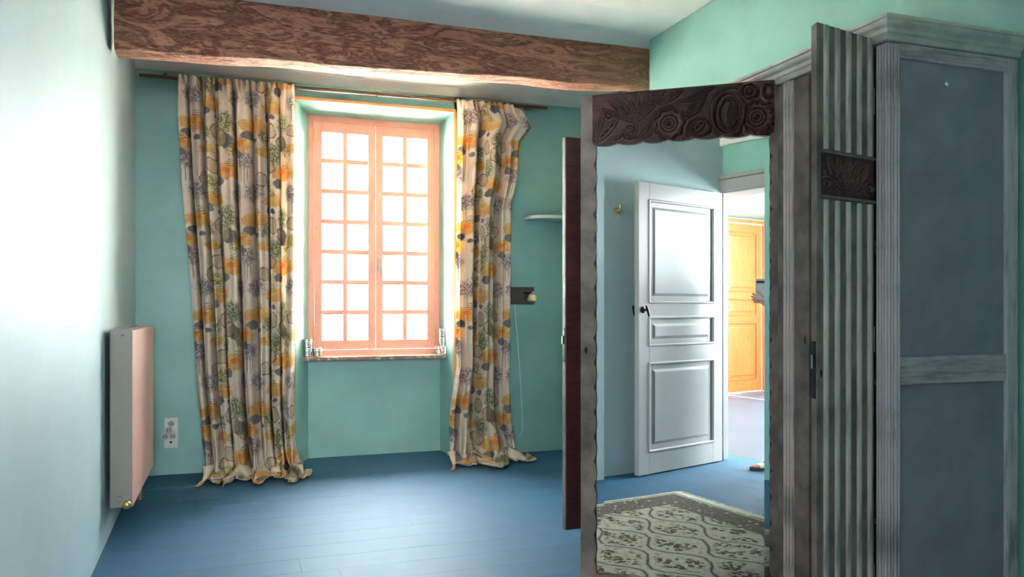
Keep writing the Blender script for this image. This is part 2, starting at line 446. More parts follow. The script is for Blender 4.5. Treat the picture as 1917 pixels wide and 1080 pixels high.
wf.prism([(-.95, .05), (-.49, .05), (-.49, .02), (-.80, -.2), (-.95, -.2)], -.1, 3.05); wf.box(.45, 3.15, -.2, .05, -.1, 3.05); wf.box(-.50, .45, -.2, .05, 2.115, 3.05); wf.box(-.85, -.50, -.2, -.1, 2.115, 3.05)
struct('wall_front', wf, 'teal', .004, 'teal wall with the doorway behind the photographer')
struct('ceiling', MB().box(-.95, 3.15, -.2, 4.03, 2.87, 3.1), 'ceiling', label='white plaster ceiling')
struct('ceiling_strip', MB().box(-.95, 3.15, 4.03, 4.72, 2.872, 3.1), 'ceil_band', label='pale blue painted strip of ceiling in front of the beam')
cb = MB()
cb.prism([(4.72, 2.945), (5.9, 2.945), (6.10, 2.935), (6.25, 2.90), (6.25, 3.1), (4.72, 3.1)], -.95, 3.15, 'x')
struct('ceiling_back', cb, 'ceiling', label='white ceiling between the beam and the window wall')

# hewn beam


def beam_fn(u, v):
    # u along X, v around the section
    x = -.580 + u * 3.56
    zb = 2.545 + .085 * (x + .65) / 3.1; zt = 2.93
    yc, hy = 4.715, .115
    sec = [(-hy, zt), (-hy, zb + .035), (-hy + .03, zb + .004), (0, zb - .002), (hy - .03, zb + .004), (hy, zb + .04), (hy, zt)]
    cum = [0, .36, .42, .5, .58, .64, 1.0]
    for k in range(6):
        if v <= cum[k + 1] + 1e-9:
            f = (v - cum[k]) / (cum[k + 1] - cum[k]); break
    a, b = sec[k], sec[k + 1]
    yy = a[0] + (b[0] - a[0]) * f; z = a[1] + (b[1] - a[1]) * f
    p = Vector((x * 1.2, yy * 3, z * 4.5))
    n1 = mnoise.noise(p * 1.3) * .014 + mnoise.noise(p * 4.5) * .006 + mnoise.noise(Vector((x * 7, yy * 20, z * 26))) * .0035
    if v < .4: n1 += .010 * math.sin(3.1 * x) * (1 - (z - zb) / .4)
    k2 = -1 if yy < 0 else 1
    w = min(1, abs(yy) / hy)
    zk = z - (1 - w) * n1 * .8 + (mnoise.noise(Vector((x * 2.2, 0, 3))) * .016 if .3 < v < .7 else 0)
    return (x, yc + yy + k2 * n1 * w, zk)


bm_ = MB().grid(beam_fn, 300, 70)
bo = tag(obj('ceiling_beam', bm_, 'beam'), 'rough-hewn brown oak beam crossing the ceiling', 'beam', None, None)

# niche trim and sill
tr_ = MB(); tr_.box(.425, 1.70, 6.238, 6.25, 2.774, 2.796); tr_.box(.425, .447, 6.238, 6.25, 0, 2.774); tr_.box(1.683, 1.705, 6.238, 6.25, 0, 2.774)
struct('trim_1', tr_, 'orange_trim', .002, 'thin orange wooden edging around the window niche')

# window
win = empty('window_1', (1.11, 6.6, .80), 'salmon-painted wooden casement window with many small panes', None, None, 'structure')
fx0, fx1, fz0, fz1 = .572, 1.648, .80, 2.742
fr = MB(); fr.box(fx0, fx0 + .045, 6.575, 6.65, fz0, fz1); fr.box(fx1 - .045, fx1, 6.575, 6.65, fz0, fz1)
fr.box(fx0 + .045, fx1 - .045, 6.575, 6.65, fz1 - .045, fz1); fr.box(fx0 + .045, fx1 - .045, 6.565, 6.65, fz0, fz0 + .06)
obj('window_frame', fr, 'salmon', win, .003)
sil = MB().grid(lambda u, v: (.485 + u * 1.235, 6.405 + .17 * v + (mnoise.noise(Vector((u * 30, 1, 2))) * .008 if v < .05 else 0), .822), 60, 3, False)
sill_v = []
sb = MB()
N_ = 60
front = [(.487 + i / N_ * 1.231, 6.412 + mnoise.noise(Vector((i * .55, 3.3, 0))) * .007) for i in range(N_ + 1)]
sb.prism(front + [(1.718, 6.575), (.487, 6.575)], .783, .812)
t = NT('worn_white_and_rust_sill'); n1 = t.noise(t.obj(), 25, 4, .7); _x, _y, _z = t.sep(t.obj())
gm = t.n('ShaderNodeNewGeometry'); nx, ny, nzv = t.sep(gm.outputs['Normal'])
t.col(t.mix(nzv.step(.4, .6), t.mix(n1.step(.5, .66), (.26, .12, .10), (.60, .52, .46)), (.80, .78, .76))); t.rough(.55); t.bump(n1, .3, .005); M['sill'] = t.m
obj('window_sill', sb, 'sill', win, .003)
sx0, sx1, sz0, sz1 = fx0 + .047, fx1 - .047, fz0 + .062, fz1 - .047
mid = (sx0 + sx1) / 2
ST, TR, BR, MU = .060, .085, .075, .037
pane0 = None
for k, (a, b) in enumerate(((sx0, mid - .0015), (mid + .0015, sx1))):
    s_m = MB(); s_m.box(a, a + ST, 6.572, 6.618, sz0, sz1); s_m.box(b - ST, b, 6.572, 6.618, sz0, sz1)
    s_m.box(a + ST, b - ST, 6.572, 6.618, sz1 - TR, sz1); s_m.box(a + ST, b - ST, 6.572, 6.618, sz0, sz0 + BR)
    sash = obj('sash', s_m, 'salmon', win, .003)
    gx0, gx1, gz0, gz1 = a + ST, b - ST, sz0 + BR, sz1 - TR
    xm = (gx0 + gx1) / 2
    obj('glazing_bar', MB().box(xm - MU / 2, xm + MU / 2, 6.580, 6.612, gz0, gz1), 'salmon', sash, .004)
    ph = (gz1 - gz0 - 6 * MU) / 7
    for r in range(1, 7):
        z = gz0 + r * (ph + MU) - MU
        obj('glazing_bar', MB().box(gx0, gx1, 6.582, 6.610, z, z + MU), 'salmon', sash, .004)
    for r in range(7):
        for c_ in range(2):
            x0 = gx0 + .001 if c_ == 0 else xm + MU / 2; x1 = xm - MU / 2 if c_ == 0 else gx1 - .001
            z0 = gz0 + r * (ph + MU)
            if pane0 is None:
                pane0 = obj('pane', MB().box(x0, x1, 6.594, 6.597, z0, z0 + ph), 'glass', sash)
            else: copy_at(pane0, sash, ((x0 + x1) / 2, 6.5955, z0))
    hx = a - .002 if k == 0 else b + .002
    for z in (sz0 + .13, sz0 + .92, sz1 - .12):
        h = MB(); h.tube([(hx, 6.566, z - .045), (hx, 6.566, z + .045)], .007, 10); h.lathe([(.002, .045), (.008, .048), (.004, .058), (.0, .06)], (hx, 6.566, z), (0, 0, 1), 10)
        h.lathe([(.002, .045), (.008, .048), (.004, .058), (.0, .06)], (hx, 6.566, z), (0, 0, -1), 10)
        obj('hinge', h, 'brass', sash)
    if k == 1:
        hm = MB(); hm.prism([(a + .016, 1.50), (a + .044, 1.50), (a + .044, 1.60), (a + .016, 1.60)], 6.562, 6.572, 'y')
        hm.lathe([(.010, 0), (.010, .035), (.0, .036)], (a + .030, 6.567, 1.575), (0, -1, 0), 12)
        hm.tube([(a + .030, 6.540, 1.585), (a + .032, 6.533, 1.55), (a + .036, 6.533, 1.50), (a + .038, 6.536, 1.455)], [.011, .011, .010, .009], 10)
        obj('window_handle', hm, 'white_gloss', sash, .002)

# tins on the sill
def tin(x, y, z, label, dark=False):
    e = empty('metal_tin', (x, y, z), label, 'tin', 'small metal tins on the window sill')
    b = MB().lathe([(0, 0), (.033, 0), (.035, .003), (.035, .018), (.0335, .021), (.035, .024), (.035, .046), (.0, .046)], (x, y, z), seg=22)
    obj('can', b, 'tin', e)
    l = MB().lathe([(.036, .042), (.0365, .044), (.0365, .054), (.0350, .057), (.0365, .060), (.0365, .068), (.034, .071), (.0, .070)], (x, y, z), seg=22)
    obj('lid', l, 'lid', e); return e


ZS = .813
tin(.555, 6.455, ZS, 'lower left tin of the three on the left end of the window sill')
tin(.632, 6.462, ZS, 'lower right tin of the three on the left end of the window sill')
tin(.553, 6.458, ZS + .0715, 'tin standing on top of the pair at the left end of the window sill')
tin(1.665, 6.452, ZS, 'front bottom tin of the right hand stack on the window sill')
tin(1.625, 6.515, ZS, 'half hidden bottom tin at the back of the right hand sill stack')
tin(1.655, 6.475, ZS + .0715, 'middle tin of the right hand stack on the window sill')
tin(1.657, 6.478, ZS + .143, 'topmost tin of the tall right hand stack on the window sill')

# ------------------------------------------------------------------ curtain rod and curtains
RZ = 2.838
rod = empty('curtain_rod', (1.0, 6.16, RZ), 'thin brown wooden curtain rod under the ceiling', 'curtain rod')
obj('rod', MB().tube([(-.615, 6.16, RZ - .008), (.4, 6.16, RZ), (1.5, 6.16, RZ + .008), (2.455, 6.16, RZ + .012)], .0135, 12), 'rod', rod)
for x in (-.45, 1.05, 2.3):
    b = MB().box(x - .012, x + .012, 6.16, 6.252, RZ + .006, RZ + .022); b.tube([(x, 6.16, RZ - .018), (x, 6.142, RZ), (x, 6.16, RZ + .020)], .004, 8)
    obj('bracket', b, 'rod', rod)


def curtain(name, label, XL, XR, seed, nf, cloth_w, pool, flop=None):
    rs = np.random.RandomState(seed); nu, nv = 330, 250
    zt = RZ + .004
    L = zt + pool
    ph = np.cumsum(rs.uniform(.6, 1.4, nf * 2 + 2)); ph = ph / ph[-1]
    s = np.linspace(0, 1, nu)
    amp = np.interp(s, np.linspace(0, 1, nf * 2), rs.uniform(.45, 1.1, nf * 2))
    phase = np.interp(s, np.linspace(0, 1, len(ph)), ph * nf * 2 * math.pi)
    phase2 = phase * 2.3 + rs.uniform(0, 6)
    topph = s * 34 * math.pi * (cloth_w / 1.5) + 1.5 * np.sin(s * 23)
    zk = [k[0] for k in XL]; V = []; UV = []
    for j in range(nv):
        l = L * (j / (nv - 1)) ** 1.0
        z = zt - l
        hang = max(z, 0.0)
        k = max(0.0, -z)           # length lying on the floor
        a = np.interp(-hang, [-q[0] for q in XL], [q[1] for q in XL]); b = np.interp(-hang, [-q[0] for q in XR], [q[1] for q in XR])
        low = 1 - hang / zt
        tops = np.clip(1 - l / .11, 0, 1)
        fa = .135 * (1 - np.exp(-l / .16)) * (1 + .25 * low)
        th_ = phase + .9 * math.sin(l * 1.1 + seed) * (s - .4); mv = 2.2 * np.abs(np.sin(th_ * .5)) ** .5 - 1.35 + .22 * np.sin(phase2 + l * .9) + .22 * np.sin(phase * .5 + l * 1.7)
        y = 6.105 - fa * amp * mv * .75 - .020 * tops * np.sin(topph) - .02 * low
        x = a + (b - a) * (s + .020 * np.cos(phase + .4) * min(1, l / .3) + .006 * np.sin(topph * .5) * tops)
        zz = np.full(nu, z)
        if flop is not None:
            fw = np.clip((s - .80) / .20, 0, 1) * np.clip(1 - l / .30, 0, 1)
            zz = zz - flop * fw ** 1.5 * (1 - l * 2); y = y - .09 * fw
        # settle and spread where the cloth meets the floor
        sq = np.clip(1 - hang / .45, 0, 1) if k == 0 else 1.0
        sl = sq ** 2
        crump = .032 * sl * (np.sin(phase * .45 + l * 13) + .45 * np.sin(phase * .8 - l * 9)) * (1 if k == 0 else .8)
        y = y - sl * .07 + crump
        x = x + sl * .012 * np.sin(phase * 1.3 + l * 20)
        if k > 0:
            q = k / pool
            out = .25 * (1 - math.exp(-1.6 * q)) * (1 + .35 * np.sin(phase * .5 + 1))
            y = y - out + crump * .4
            x = x + (s - .45) * .13 * q
            zz = 0.012 + .095 * (1 - q) * np.abs(np.sin(phase * .36 + 2.6 * q)) * (.45 + .55 * np.abs(np.sin(1.6 * q * math.pi + phase * .2))) + .010 * np.abs(np.sin(q * 9))
        else:
            zz = np.maximum(zz, .012 + .095 * np.abs(np.sin(phase * .36)) * (.45 + .55 * np.abs(np.sin(phase * .2))) * sl)
        y = np.minimum(y, 6.225)
        V.append(np.stack([x, y, zz], 1)); UV.append(np.stack([s * cloth_w, np.full(nu, -l)], 1))
    V = np.concatenate(V); UV = np.concatenate(UV)
    mb = MB(); mb.v = [tuple(p) for p in V]
    mb.f = [[j * nu + i, j * nu + i + 1, (j + 1) * nu + i + 1, (j + 1) * nu + i] for j in range(nv - 1) for i in range(nu - 1)]; mb.sm = [True] * len(mb.f)
    o = obj(name, mb, 'curtain', None, 0, UV)
    sd = o.modifiers.new('thick', 'SOLIDIFY'); sd.thickness = .002
    return tag(o, label, 'curtain', 'floor-length toile curtains')


curtain('curtain', 'wide cream printed curtain left of the window, pooled on floor', [(2.84, -.360), (2.0, -.315), (1.35, -.262), (.7, -.225), (.12, -.170), (0, -.165)],
        [(2.84, .432), (1.5, .428), (.5, .42), (.15, .44), (0, .47)], 3, 8, 1.55, .42)
curtain('curtain', 'narrow cream printed curtain right of the window beside the wall lamp', [(2.86, 1.668), (1.9, 1.655), (1.2, 1.65), (.75, 1.66), (.35, 1.60), (0, 1.575)],
        [(2.86, 2.20), (2.68, 2.285), (2.55, 2.20), (2.25, 2.185), (2.02, 2.12), (1.2, 2.10), (.6, 2.095), (.3, 2.12), (.1, 2.16), (0, 2.15)], 8, 4, .95, .36, .10)

# ------------------------------------------------------------------ radiator
ra = empty('radiator', (-.53, 5.03, .185), 'pale pink panel radiator with grey end cover on left wall', 'radiator')
RX0, RX1, RY0, RY1, RZ0, RZ1 = -.585, -.478, 4.49, 5.60, .185, 1.09
obj('end_cover', MB().box(RX0, RX1 - .004, RY0, RY0 + .012, RZ0, RZ1), 'rad_grey', ra, .004)
obj('end_cover', MB().box(RX0, RX1 - .004, RY1 - .012, RY1, RZ0, RZ1), 'rad_grey', ra, .004)
fp = MB().box(RX1 - .014, RX1, RY0 + .002, RY1 - .002, RZ0, RZ1 - .006)
obj('front_panel', fp, 'rad_pink', ra, .006)
obj('back_panel', MB().box(RX0, RX0 + .014, RY0 + .012, RY1 - .012, RZ0 + .02, RZ1 - .012), 'rad_grey', ra, .003)
tg = MB(); tg.box(RX0 + .002, RX1 - .016, RY0 + .012, RY0 + .10, RZ1 - .006, RZ1 + .001); tg.box(RX0 + .002, RX0 + .012, RY0 + .1, RY1 - .012, RZ1 - .006, RZ1 + .001)
obj('top_rim', tg, 'rad_grey', ra, .001)
for i in range(18):
    yy = RY0 + .12 + i * .0535
    obj('top_slat', MB().box(RX0 + .014, RX1 - .016, yy, yy + .022, RZ1 - .014, RZ1 - .009), 'rad_grey', ra)
obj('fin_core', MB().box(RX0 + .02, RX1 - .02, RY0 + .02, RY1 - .02, RZ0 + .03, RZ1 - .05), 'black', ra)
obj('plug', MB().lathe([(.016, 0), (.018, .012), (.014, .02), (0, .021)], (RX0 + .045, RY0, RZ0 + .045), (0, -1, 0), 14), 'rad_grey', ra)
vk = obj('valve', MB().lathe([(.010, 0), (.010, .03), (.020, .031), (.021, .05), (.017, .056), (0, .057)], (RX1 - .024, RY0, RZ0 + .022), (0, -1, 0), 16), 'brass', ra)
obj('bleed_screw', MB().lathe([(.005, 0), (.005, .012), (0, .013)], (RX0 + .060, RY0, RZ1 - .03), (0, -1, 0), 10), 'steel', ra)
obj('pipe', MB().tube([(RX0 + .04, RY1 - .1, RZ0 + .01), (RX0 + .04, RY1 - .1, .0)], .010, 10), 'rad_grey', ra)
for yy in (4.75, 5.35):
    obj('wall_bracket', MB().box(-.60, RX0 + .004, yy - .02, yy + .02, .8, .86), 'rad_grey', ra)

# ------------------------------------------------------------------ power outlet with 3-way adapter
ou = empty('power_outlet', (-.415, 6.25, .19), 'white double wall socket with a three-way plug adapter, left of curtain', 'socket')
obj('face_plate', MB().box(-.462, -.368, 6.234, 6.25, .192, .412), 'plastic', ou, .004)


def socket(x, y, z, r, parent):
    mb = MB().lathe([(r, .0005), (r, .002), (r * .92, .002), (r * .86, -.008), (0, -.008)], (x, y, z), (0, -1, 0), 20)
    o = obj('socket_well', mb, 'plastic', parent)
    for dx in (-.0095, .0095): obj('pin_hole', MB().lathe([(.0032, 0), (0, .0004)], (x + dx, y + .0072, z), (0, -1, 0), 8), 'black', o)
    obj('earth_pin', MB().lathe([(.0024, 0), (.0024, .008), (0, .009)], (x, y + .008, z + .011), (0, -1, 0), 8), 'steel', o)


# recessed wells read as dark rings
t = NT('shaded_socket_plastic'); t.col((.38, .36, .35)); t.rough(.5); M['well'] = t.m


def well(x, y, z, r, parent):
    o = obj('socket_well', MB().lathe([(r, 0), (r, .0015), (r * .9, .0015), (r * .84, .0004), (0, .0004)], (x, y, z), (0, -1, 0), 20), 'well', parent)
    for dx in (-.0085, .0085): obj('pin_hole', MB().lathe([(.0036, .0006), (0, .001)], (x + dx, y, z - .002), (0, -1, 0), 8), 'black', o)
    obj('earth_pin', MB().lathe([(.0026, 0), (.0026, .007), (0, .008)], (x, y, z + .010), (0, -1, 0), 8), 'steel', o)


well(-.415, 6.234, .368, .021, ou)
ad = MB()
for (x, z) in ((-.452, .288), (-.404, .288), (-.428, .318)): ad.lathe([(.028, 0), (.028, .034), (.024, .036), (0, .036)], (x, 6.234, z), (0, -1, 0), 24)
ado = obj('plug_adapter', ad, 'plastic', ou)
for (x, z) in ((-.452, .284), (-.402, .284), (-.428, .326)): well(x, 6.1975, z, .021, ado)
obj('lower_hole', MB().lathe([(.009, .0006), (0, .001)], (-.417, 6.234, .236), (0, -1, 0), 14), 'black', ou)

# ------------------------------------------------------------------ corner shelf, wall lamp
sh = []
for i in range(9):
    a = math.pi / 2 * i / 8; sh.append((2.285 + .16 - .16 * math.sin(a) - .0, 6.02 + .16 - .16 * math.cos(a)))
shelf = MB().prism([(2.285, 6.249)] + sh[::-1] + [(2.948, 6.02), (2.948, 6.249)], 1.925, 1.953)
tag(obj('wall_shelf', shelf, 'shelf', None, .004), 'pale painted shelf with rounded end on the teal window wall', 'shelf')
wl = empty('wall_lamp', (2.24, 6.24, 1.22), 'brown wall board with small cream lamp and hanging white cord', 'lamp')
obj('back_board', MB().box(2.08, 2.368, 6.226, 6.249, 1.228, 1.371), 'lampboard', wl, .004)
arm = obj('lamp_arm', MB().tube([(2.278, 6.226, 1.325), (2.280, 6.19, 1.322), (2.315, 6.165, 1.315), (2.328, 6.155, 1.318)], .006, 10), 'black_iron', wl)
obj('swivel', MB().lathe([(.0, -.014), (.012, -.010), (.014, 0), (.010, .012), (0, .014)], (2.330, 6.152, 1.322), (.2, 0, 1), 14), 'steel', wl)
obj('lamp_shade', MB().lathe([(.0, 0), (.026, .003), (.034, .014), (.038, .06), (.036, .061), (.030, .02), (0, .012)], (2.326, 6.148, 1.312), (-.22, -.12, -1), 24), 'cream', wl)
obj('power_cord', MB().tube([(2.198, 6.238, 1.232), (2.205, 6.236, 1.15), (2.218, 6.238, 1.0), (2.236, 6.238, .80), (2.250, 6.238, .6), (2.262, 6.237, .38), (2.268, 6.236, .24), (2.266, 6.233, .185), (2.252, 6.225, .155), (2.232, 6.215, .14)], .0042, 8), 'cord', wl)

# ------------------------------------------------------------------ wardrobe
FX, BX, Y0, Y1 = 1.905, 2.455, 1.95, 3.72
WB, DT = .10, 2.045
wa = empty('wardrobe', (2.18, 2.83, 0), 'tall three-door wardrobe painted charcoal and grey, all doors open', 'wardrobe')
ca = MB(); ca.box(FX + .02, BX, Y0 + .03, Y1 - .03, .06, .095); ca.box(FX + .02, BX, Y0 + .03, Y1 - .03, 2.0, 2.022)
ca.box(FX + .03, BX - .012, 2.39, 2.41, .095, 2.0); ca.box(FX + .03, BX - .012, 3.24, 3.26, .095, 2.0)
obj('carcass', ca, 'dark_int', wa)
obj('back_board', MB().box(BX - .012, BX, Y0 + .03, Y1 - .03, .06, 2.0), 'dark_int', wa)
for a, b in ((Y0 + .035, 2.388), (3.262, Y1 - .035)):
    for z in (.5, .95, 1.4): obj('inner_shelf', MB().box(FX + .06, BX - .013, a, b, z, z + .018), 'dark_int', wa)
obj('plinth', MB().box(FX + .01, BX, Y0 + .01, Y1 - .01, 0, .085), 'dark_paint', wa, .004)
for (ya, yb, sgn) in ((Y0, Y0 + .028, -1), (Y1 - .028, Y1, 1)):
    # side: frame, panels
    yo = ya if sgn < 0 else yb
    s_ = MB(); ins = .012
    py0, py1 = (ya + ins, yb) if sgn < 0 else (ya, yb - ins)
    obj('side_panel', MB().box(FX + .05, 2.41, py0, py1, 1.045, 1.985), 'blue_panel', wa)
    obj('side_panel', MB().box(FX + .05, 2.41, py0, py1, .18, .965), 'blue_panel', wa)
    obj('side_stile', MB().box(2.403, BX, ya, yb, .06, 2.022), 'pale', wa, .004)
    obj('side_rail', MB().box(FX + .05, 2.403, ya, yb, 1.976, 2.022), 'pale_h', wa, .003)
    rl = obj('side_rail', MB().box(FX + .05, 2.403, ya, yb, .960, 1.047), 'pale_h', wa, .003)
    obj('side_rail', MB().box(FX + .05, 2.403, ya, yb, .085, .19), 'pale_h', wa, .003)
    y_m = ya - .004 if sgn < 0 else yb + .004
    obj('rail_bead', MB().tube([(FX + .055, y_m + (.004 if sgn < 0 else -.004), 1.990), (2.40, y_m + (.004 if sgn < 0 else -.004), 1.990)], .006, 8), 'pale_h', wa)
    # corner post with reeds on both faces
    pa, pb = (Y0, Y0 + .05) if sgn < 0 else (Y1 - .05, Y1)
    cp = obj('corner_post', MB().box(FX + .004, FX + .055, pa + .004 if sgn < 0 else pa, pb if sgn < 0 else pb - .004, .085, 2.02), 'pale', wa, .002)
    yy = pa + .004 if sgn < 0 else pb - .004
    for i in range(4):
        x = FX + .011 + i * .0125; r = (.0062, .0045, .0066, .0050)[i]
        obj('reed', MB().tube([(x, yy, .09), (x, yy, 2.018)], r, 8), 'pale', cp)
    for i in range(4):
        y = (pa + .008 + i * .0115) if sgn < 0 else (pb - .008 - i * .0115); r = (.0058, .0045, .0062, .0045)[i]
        obj('reed', MB().tube([(FX + .004, y, .09), (FX + .004, y, 2.018)], r, 8), 'pale', cp)
# top rail over the doors is hidden behind the cornice; cornice loft (front and both sides)
co = MB(); prof = [(0.0, 2.018), (.006, 2.020), (.009, 2.030), (.009, 2.036), (.016, 2.040), (.018, 2.052), (.030, 2.060), (.034, 2.066), (.034, 2.074), (.040, 2.076), (.040, 2.086), (.028, 2.088), (.028, 2.090)]
prof = [(o, z + .006) for o, z in prof]
vs = []
for o, z in prof: vs += [(BX, Y0 - o, z), (FX - o, Y0 - o, z), (FX - o, Y1 + o, z), (BX, Y1 + o, z)]
fs = [(i * 4 + k, i * 4 + k + 1, (i + 1) * 4 + k + 1, (i + 1) * 4 + k) for i in range(len(prof) - 1) for k in range(3)]
n_ = len(prof) - 1; fs += [(n_ * 4, n_ * 4 + 1, n_ * 4 + 2, n_ * 4 + 3), (0, 3, 2, 1)]
co.add(vs, fs); obj('cornice', co, 'cornice', wa)
obj('door_head', MB().box(FX + .006, FX + .03, Y0 + .05, Y1 - .05, DT + .002, 2.05), 'dark_paint', wa)
obj('bottom_rail', MB().box(FX + .006, FX + .03, Y0 + .05, Y1 - .05, .062, .098), 'dark_paint', wa)
# two divider posts with three pale reeds
for (a, b, r0) in ((2.305, 2.478, 2.384), (3.205, 3.33, 3.23)):
    dp = obj('divider_post', MB().box(FX, FX + .035, a, b, .098, 2.02), 'dark_paint', wa, .004)
    obj('reed_strip', MB().box(FX - .003, FX + .001, r0 - .002, r0 + .054, .10, 2.018), 'reed', dp)
    for i in range(3):
        y = r0 + .008 + i * .018
        obj('reed', MB().tube([(FX - .003, y, .10), (FX - .003, y, 2.018)], .0075, 8), 'reed', dp)
    e = obj('lock_plate', MB().prism([(a + .008 + .010 + .008 * math.cos(k * math.pi / 6), 1.085 + .024 * math.sin(k * math.pi / 6)) for k in range(12)], FX - .002, FX, 'x'), 'dark_paint', dp)
    obj('keyhole', MB().prism([(a + .018 + .004 * math.cos(k * math.pi / 6), 1.085 + .014 * math.sin(k * math.pi / 6)) for k in range(12)], FX - .003, FX - .002, 'x'), 'black', e)


# carving: a relief height field ---------------------------------------------------
def rosette(Xg, Yg, cx, cy, r, k=12):
    dx, dy = Xg - cx, Yg - cy; rho = np.hypot(dx, dy) / r; th = np.arctan2(dy, dx)
    h = np.zeros_like(Xg)
    pet = 1 + .07 * np.cos(k * th)
    ring = np.exp(-((rho - .86 * pet) / .13) ** 2); h = np.maximum(h, .9 * ring)
    cup = np.exp(-((rho - .52) / .07) ** 2) * (.75 + .25 * np.cos(k * th)); h = np.maximum(h, .55 * cup)
    h = np.maximum(h, .6 * np.exp(-((rho - .30) / .06) ** 2)); h = np.maximum(h, .8 * np.exp(-(rho / .14) ** 2))
    return np.where(rho < 1.25, h - .25 * np.exp(-((rho - .68) / .09) ** 2), 0)


def leafr(Xg, Yg, x0, y0, x1, y1, w, beads=False):
    ax, ay = x1 - x0, y1 - y0; L = math.hypot(ax, ay); ax /= L; ay /= L
    tt = ((Xg - x0) * ax + (Yg - y0) * ay) / L; d = -(Xg - x0) * ay + (Yg - y0) * ax
    hw = w * np.sin(np.pi * np.clip(tt, 0, 1)) ** .8 + 1e-5
    q = np.abs(d) / hw; ins = (tt > 0) & (tt < 1) & (q < 1.15)
    h = .75 * np.exp(-((q - .9) / .16) ** 2) + .45 * np.exp(-((q - .55) / .12) ** 2)
    if beads: h = h + .8 * (q < .4) * np.abs(np.sin(tt * math.pi * 5)) * np.exp(-(q / .3) ** 2)
    else: h = h + .7 * np.exp(-(q / .16) ** 2) + .2 * np.abs(np.sin((tt * 14 - q * 2.0) * math.pi)) * (q < .8)
    return np.where(ins, h, 0)


def ringr(Xg, Yg, cx, cy, rx, ry, wd=.12, a0=-4, a1=4):
    dx, dy = (Xg - cx) / rx, (Yg - cy) / ry; rho = np.hypot(dx, dy); th = np.arctan2(dy, dx)
    return np.where((th > a0) & (th < a1), np.exp(-((rho - 1) / wd) ** 2), 0) * (1 + .12 * np.cos(th * 9))


def carve_header(Xg, Yg):   # Xg 0..1 from the free edge, scaled to 345 ; Yg 0..100 downwards
    H = np.zeros_like(Xg)
    ad_ = lambda q: np.maximum(H, q)
    H = ad_(leafr(Xg, Yg, 4, 97, 55, 47, 9, True)); H = ad_(leafr(Xg, Yg, 2, 92, 26, 28, 8)); H = ad_(ringr(Xg, Yg, 33, 42, 6, 6, .25))
    for (x1, y1) in ((14, 24), (30, 10), (52, 8), (72, 4), (92, 2), (116, 0), (146, 2), (40, 34)): H = ad_(leafr(Xg, Yg, 88, 62, x1, y1, 6.0))
    H = ad_(leafr(Xg, Yg, 86, 92, 88, 40, 5)); H = ad_(leafr(Xg, Yg, 92, 90, 118, 60, 6)); H = ad_(leafr(Xg, Yg, 98, 92, 122, 78, 5))
    H = ad_(rosette(Xg, Yg, 74, 78, 14, 8)); H = ad_(rosette(Xg, Yg, 151, 66, 31, 9)); H = ad_(leafr(Xg, Yg, 44, 92, 66, 70, 6))
    for i in range(6): H = ad_(leafr(Xg, Yg, 176 + i * 3, 64 - i * 7, 214 + i * 3, 42 - i * 6, 3.2))
    H = ad_(leafr(Xg, Yg, 186, 92, 222, 62, 10, True)); H = ad_(ringr(Xg, Yg, 208, 78, 22, 15, .16))
    H = ad_(leafr(Xg, Yg, 130, 30, 182, 4, 7)); H = ad_(leafr(Xg, Yg, 176, 96, 200, 84, 4)); H = ad_(leafr(Xg, Yg, 170, 30, 240, 4, 6))
    H = ad_(ringr(Xg, Yg, 262, 56, 29, 40, .17, -3.2, 3.2)); H = ad_(.8 * ringr(Xg, Yg, 262, 56, 17, 28, .16)); H = ad_(leafr(Xg, Yg, 262, 88, 270, 26, 6))
    H = ad_(ringr(Xg, Yg, 300, 18, 14, 13, .25)); H = ad_(ringr(Xg, Yg, 300, 18, 6, 6, .4)); H = ad_(rosette(Xg, Yg, 313, 66, 32, 14)); H = ad_(ringr(Xg, Yg, 334, 20, 9, 12, .3))
    H = ad_(leafr(Xg, Yg, 232, 60, 238, 14, 6)); H = ad_(leafr(Xg, Yg, 318, 100, 344, 88, 5)); H = ad_(leafr(Xg, Yg, 272, 12, 292, 40, 5))
    return H


def carve_block(Xg, Yg):    # 0..100 x 0..80
    H = np.zeros_like(Xg); ad_ = lambda q: np.maximum(H, q)
    for (x1, y1, w) in ((10, 4, 9), (30, 4, 8), (50, 2, 8), (70, 4, 8), (92, 6, 9), (4, 34, 7), (97, 36, 7)): H = ad_(leafr(Xg, Yg, 50, 76, x1, y1, w, x1 in (10, 92)))
    H = ad_(ringr(Xg, Yg, 10, 58, 8, 10, .3)); H = ad_(ringr(Xg, Yg, 90, 58, 8, 10, .3)); H = ad_(leafr(Xg, Yg, 8, 78, 44, 74, 4)); H = ad_(leafr(Xg, Yg, 92, 78, 56, 74, 4))
    return H


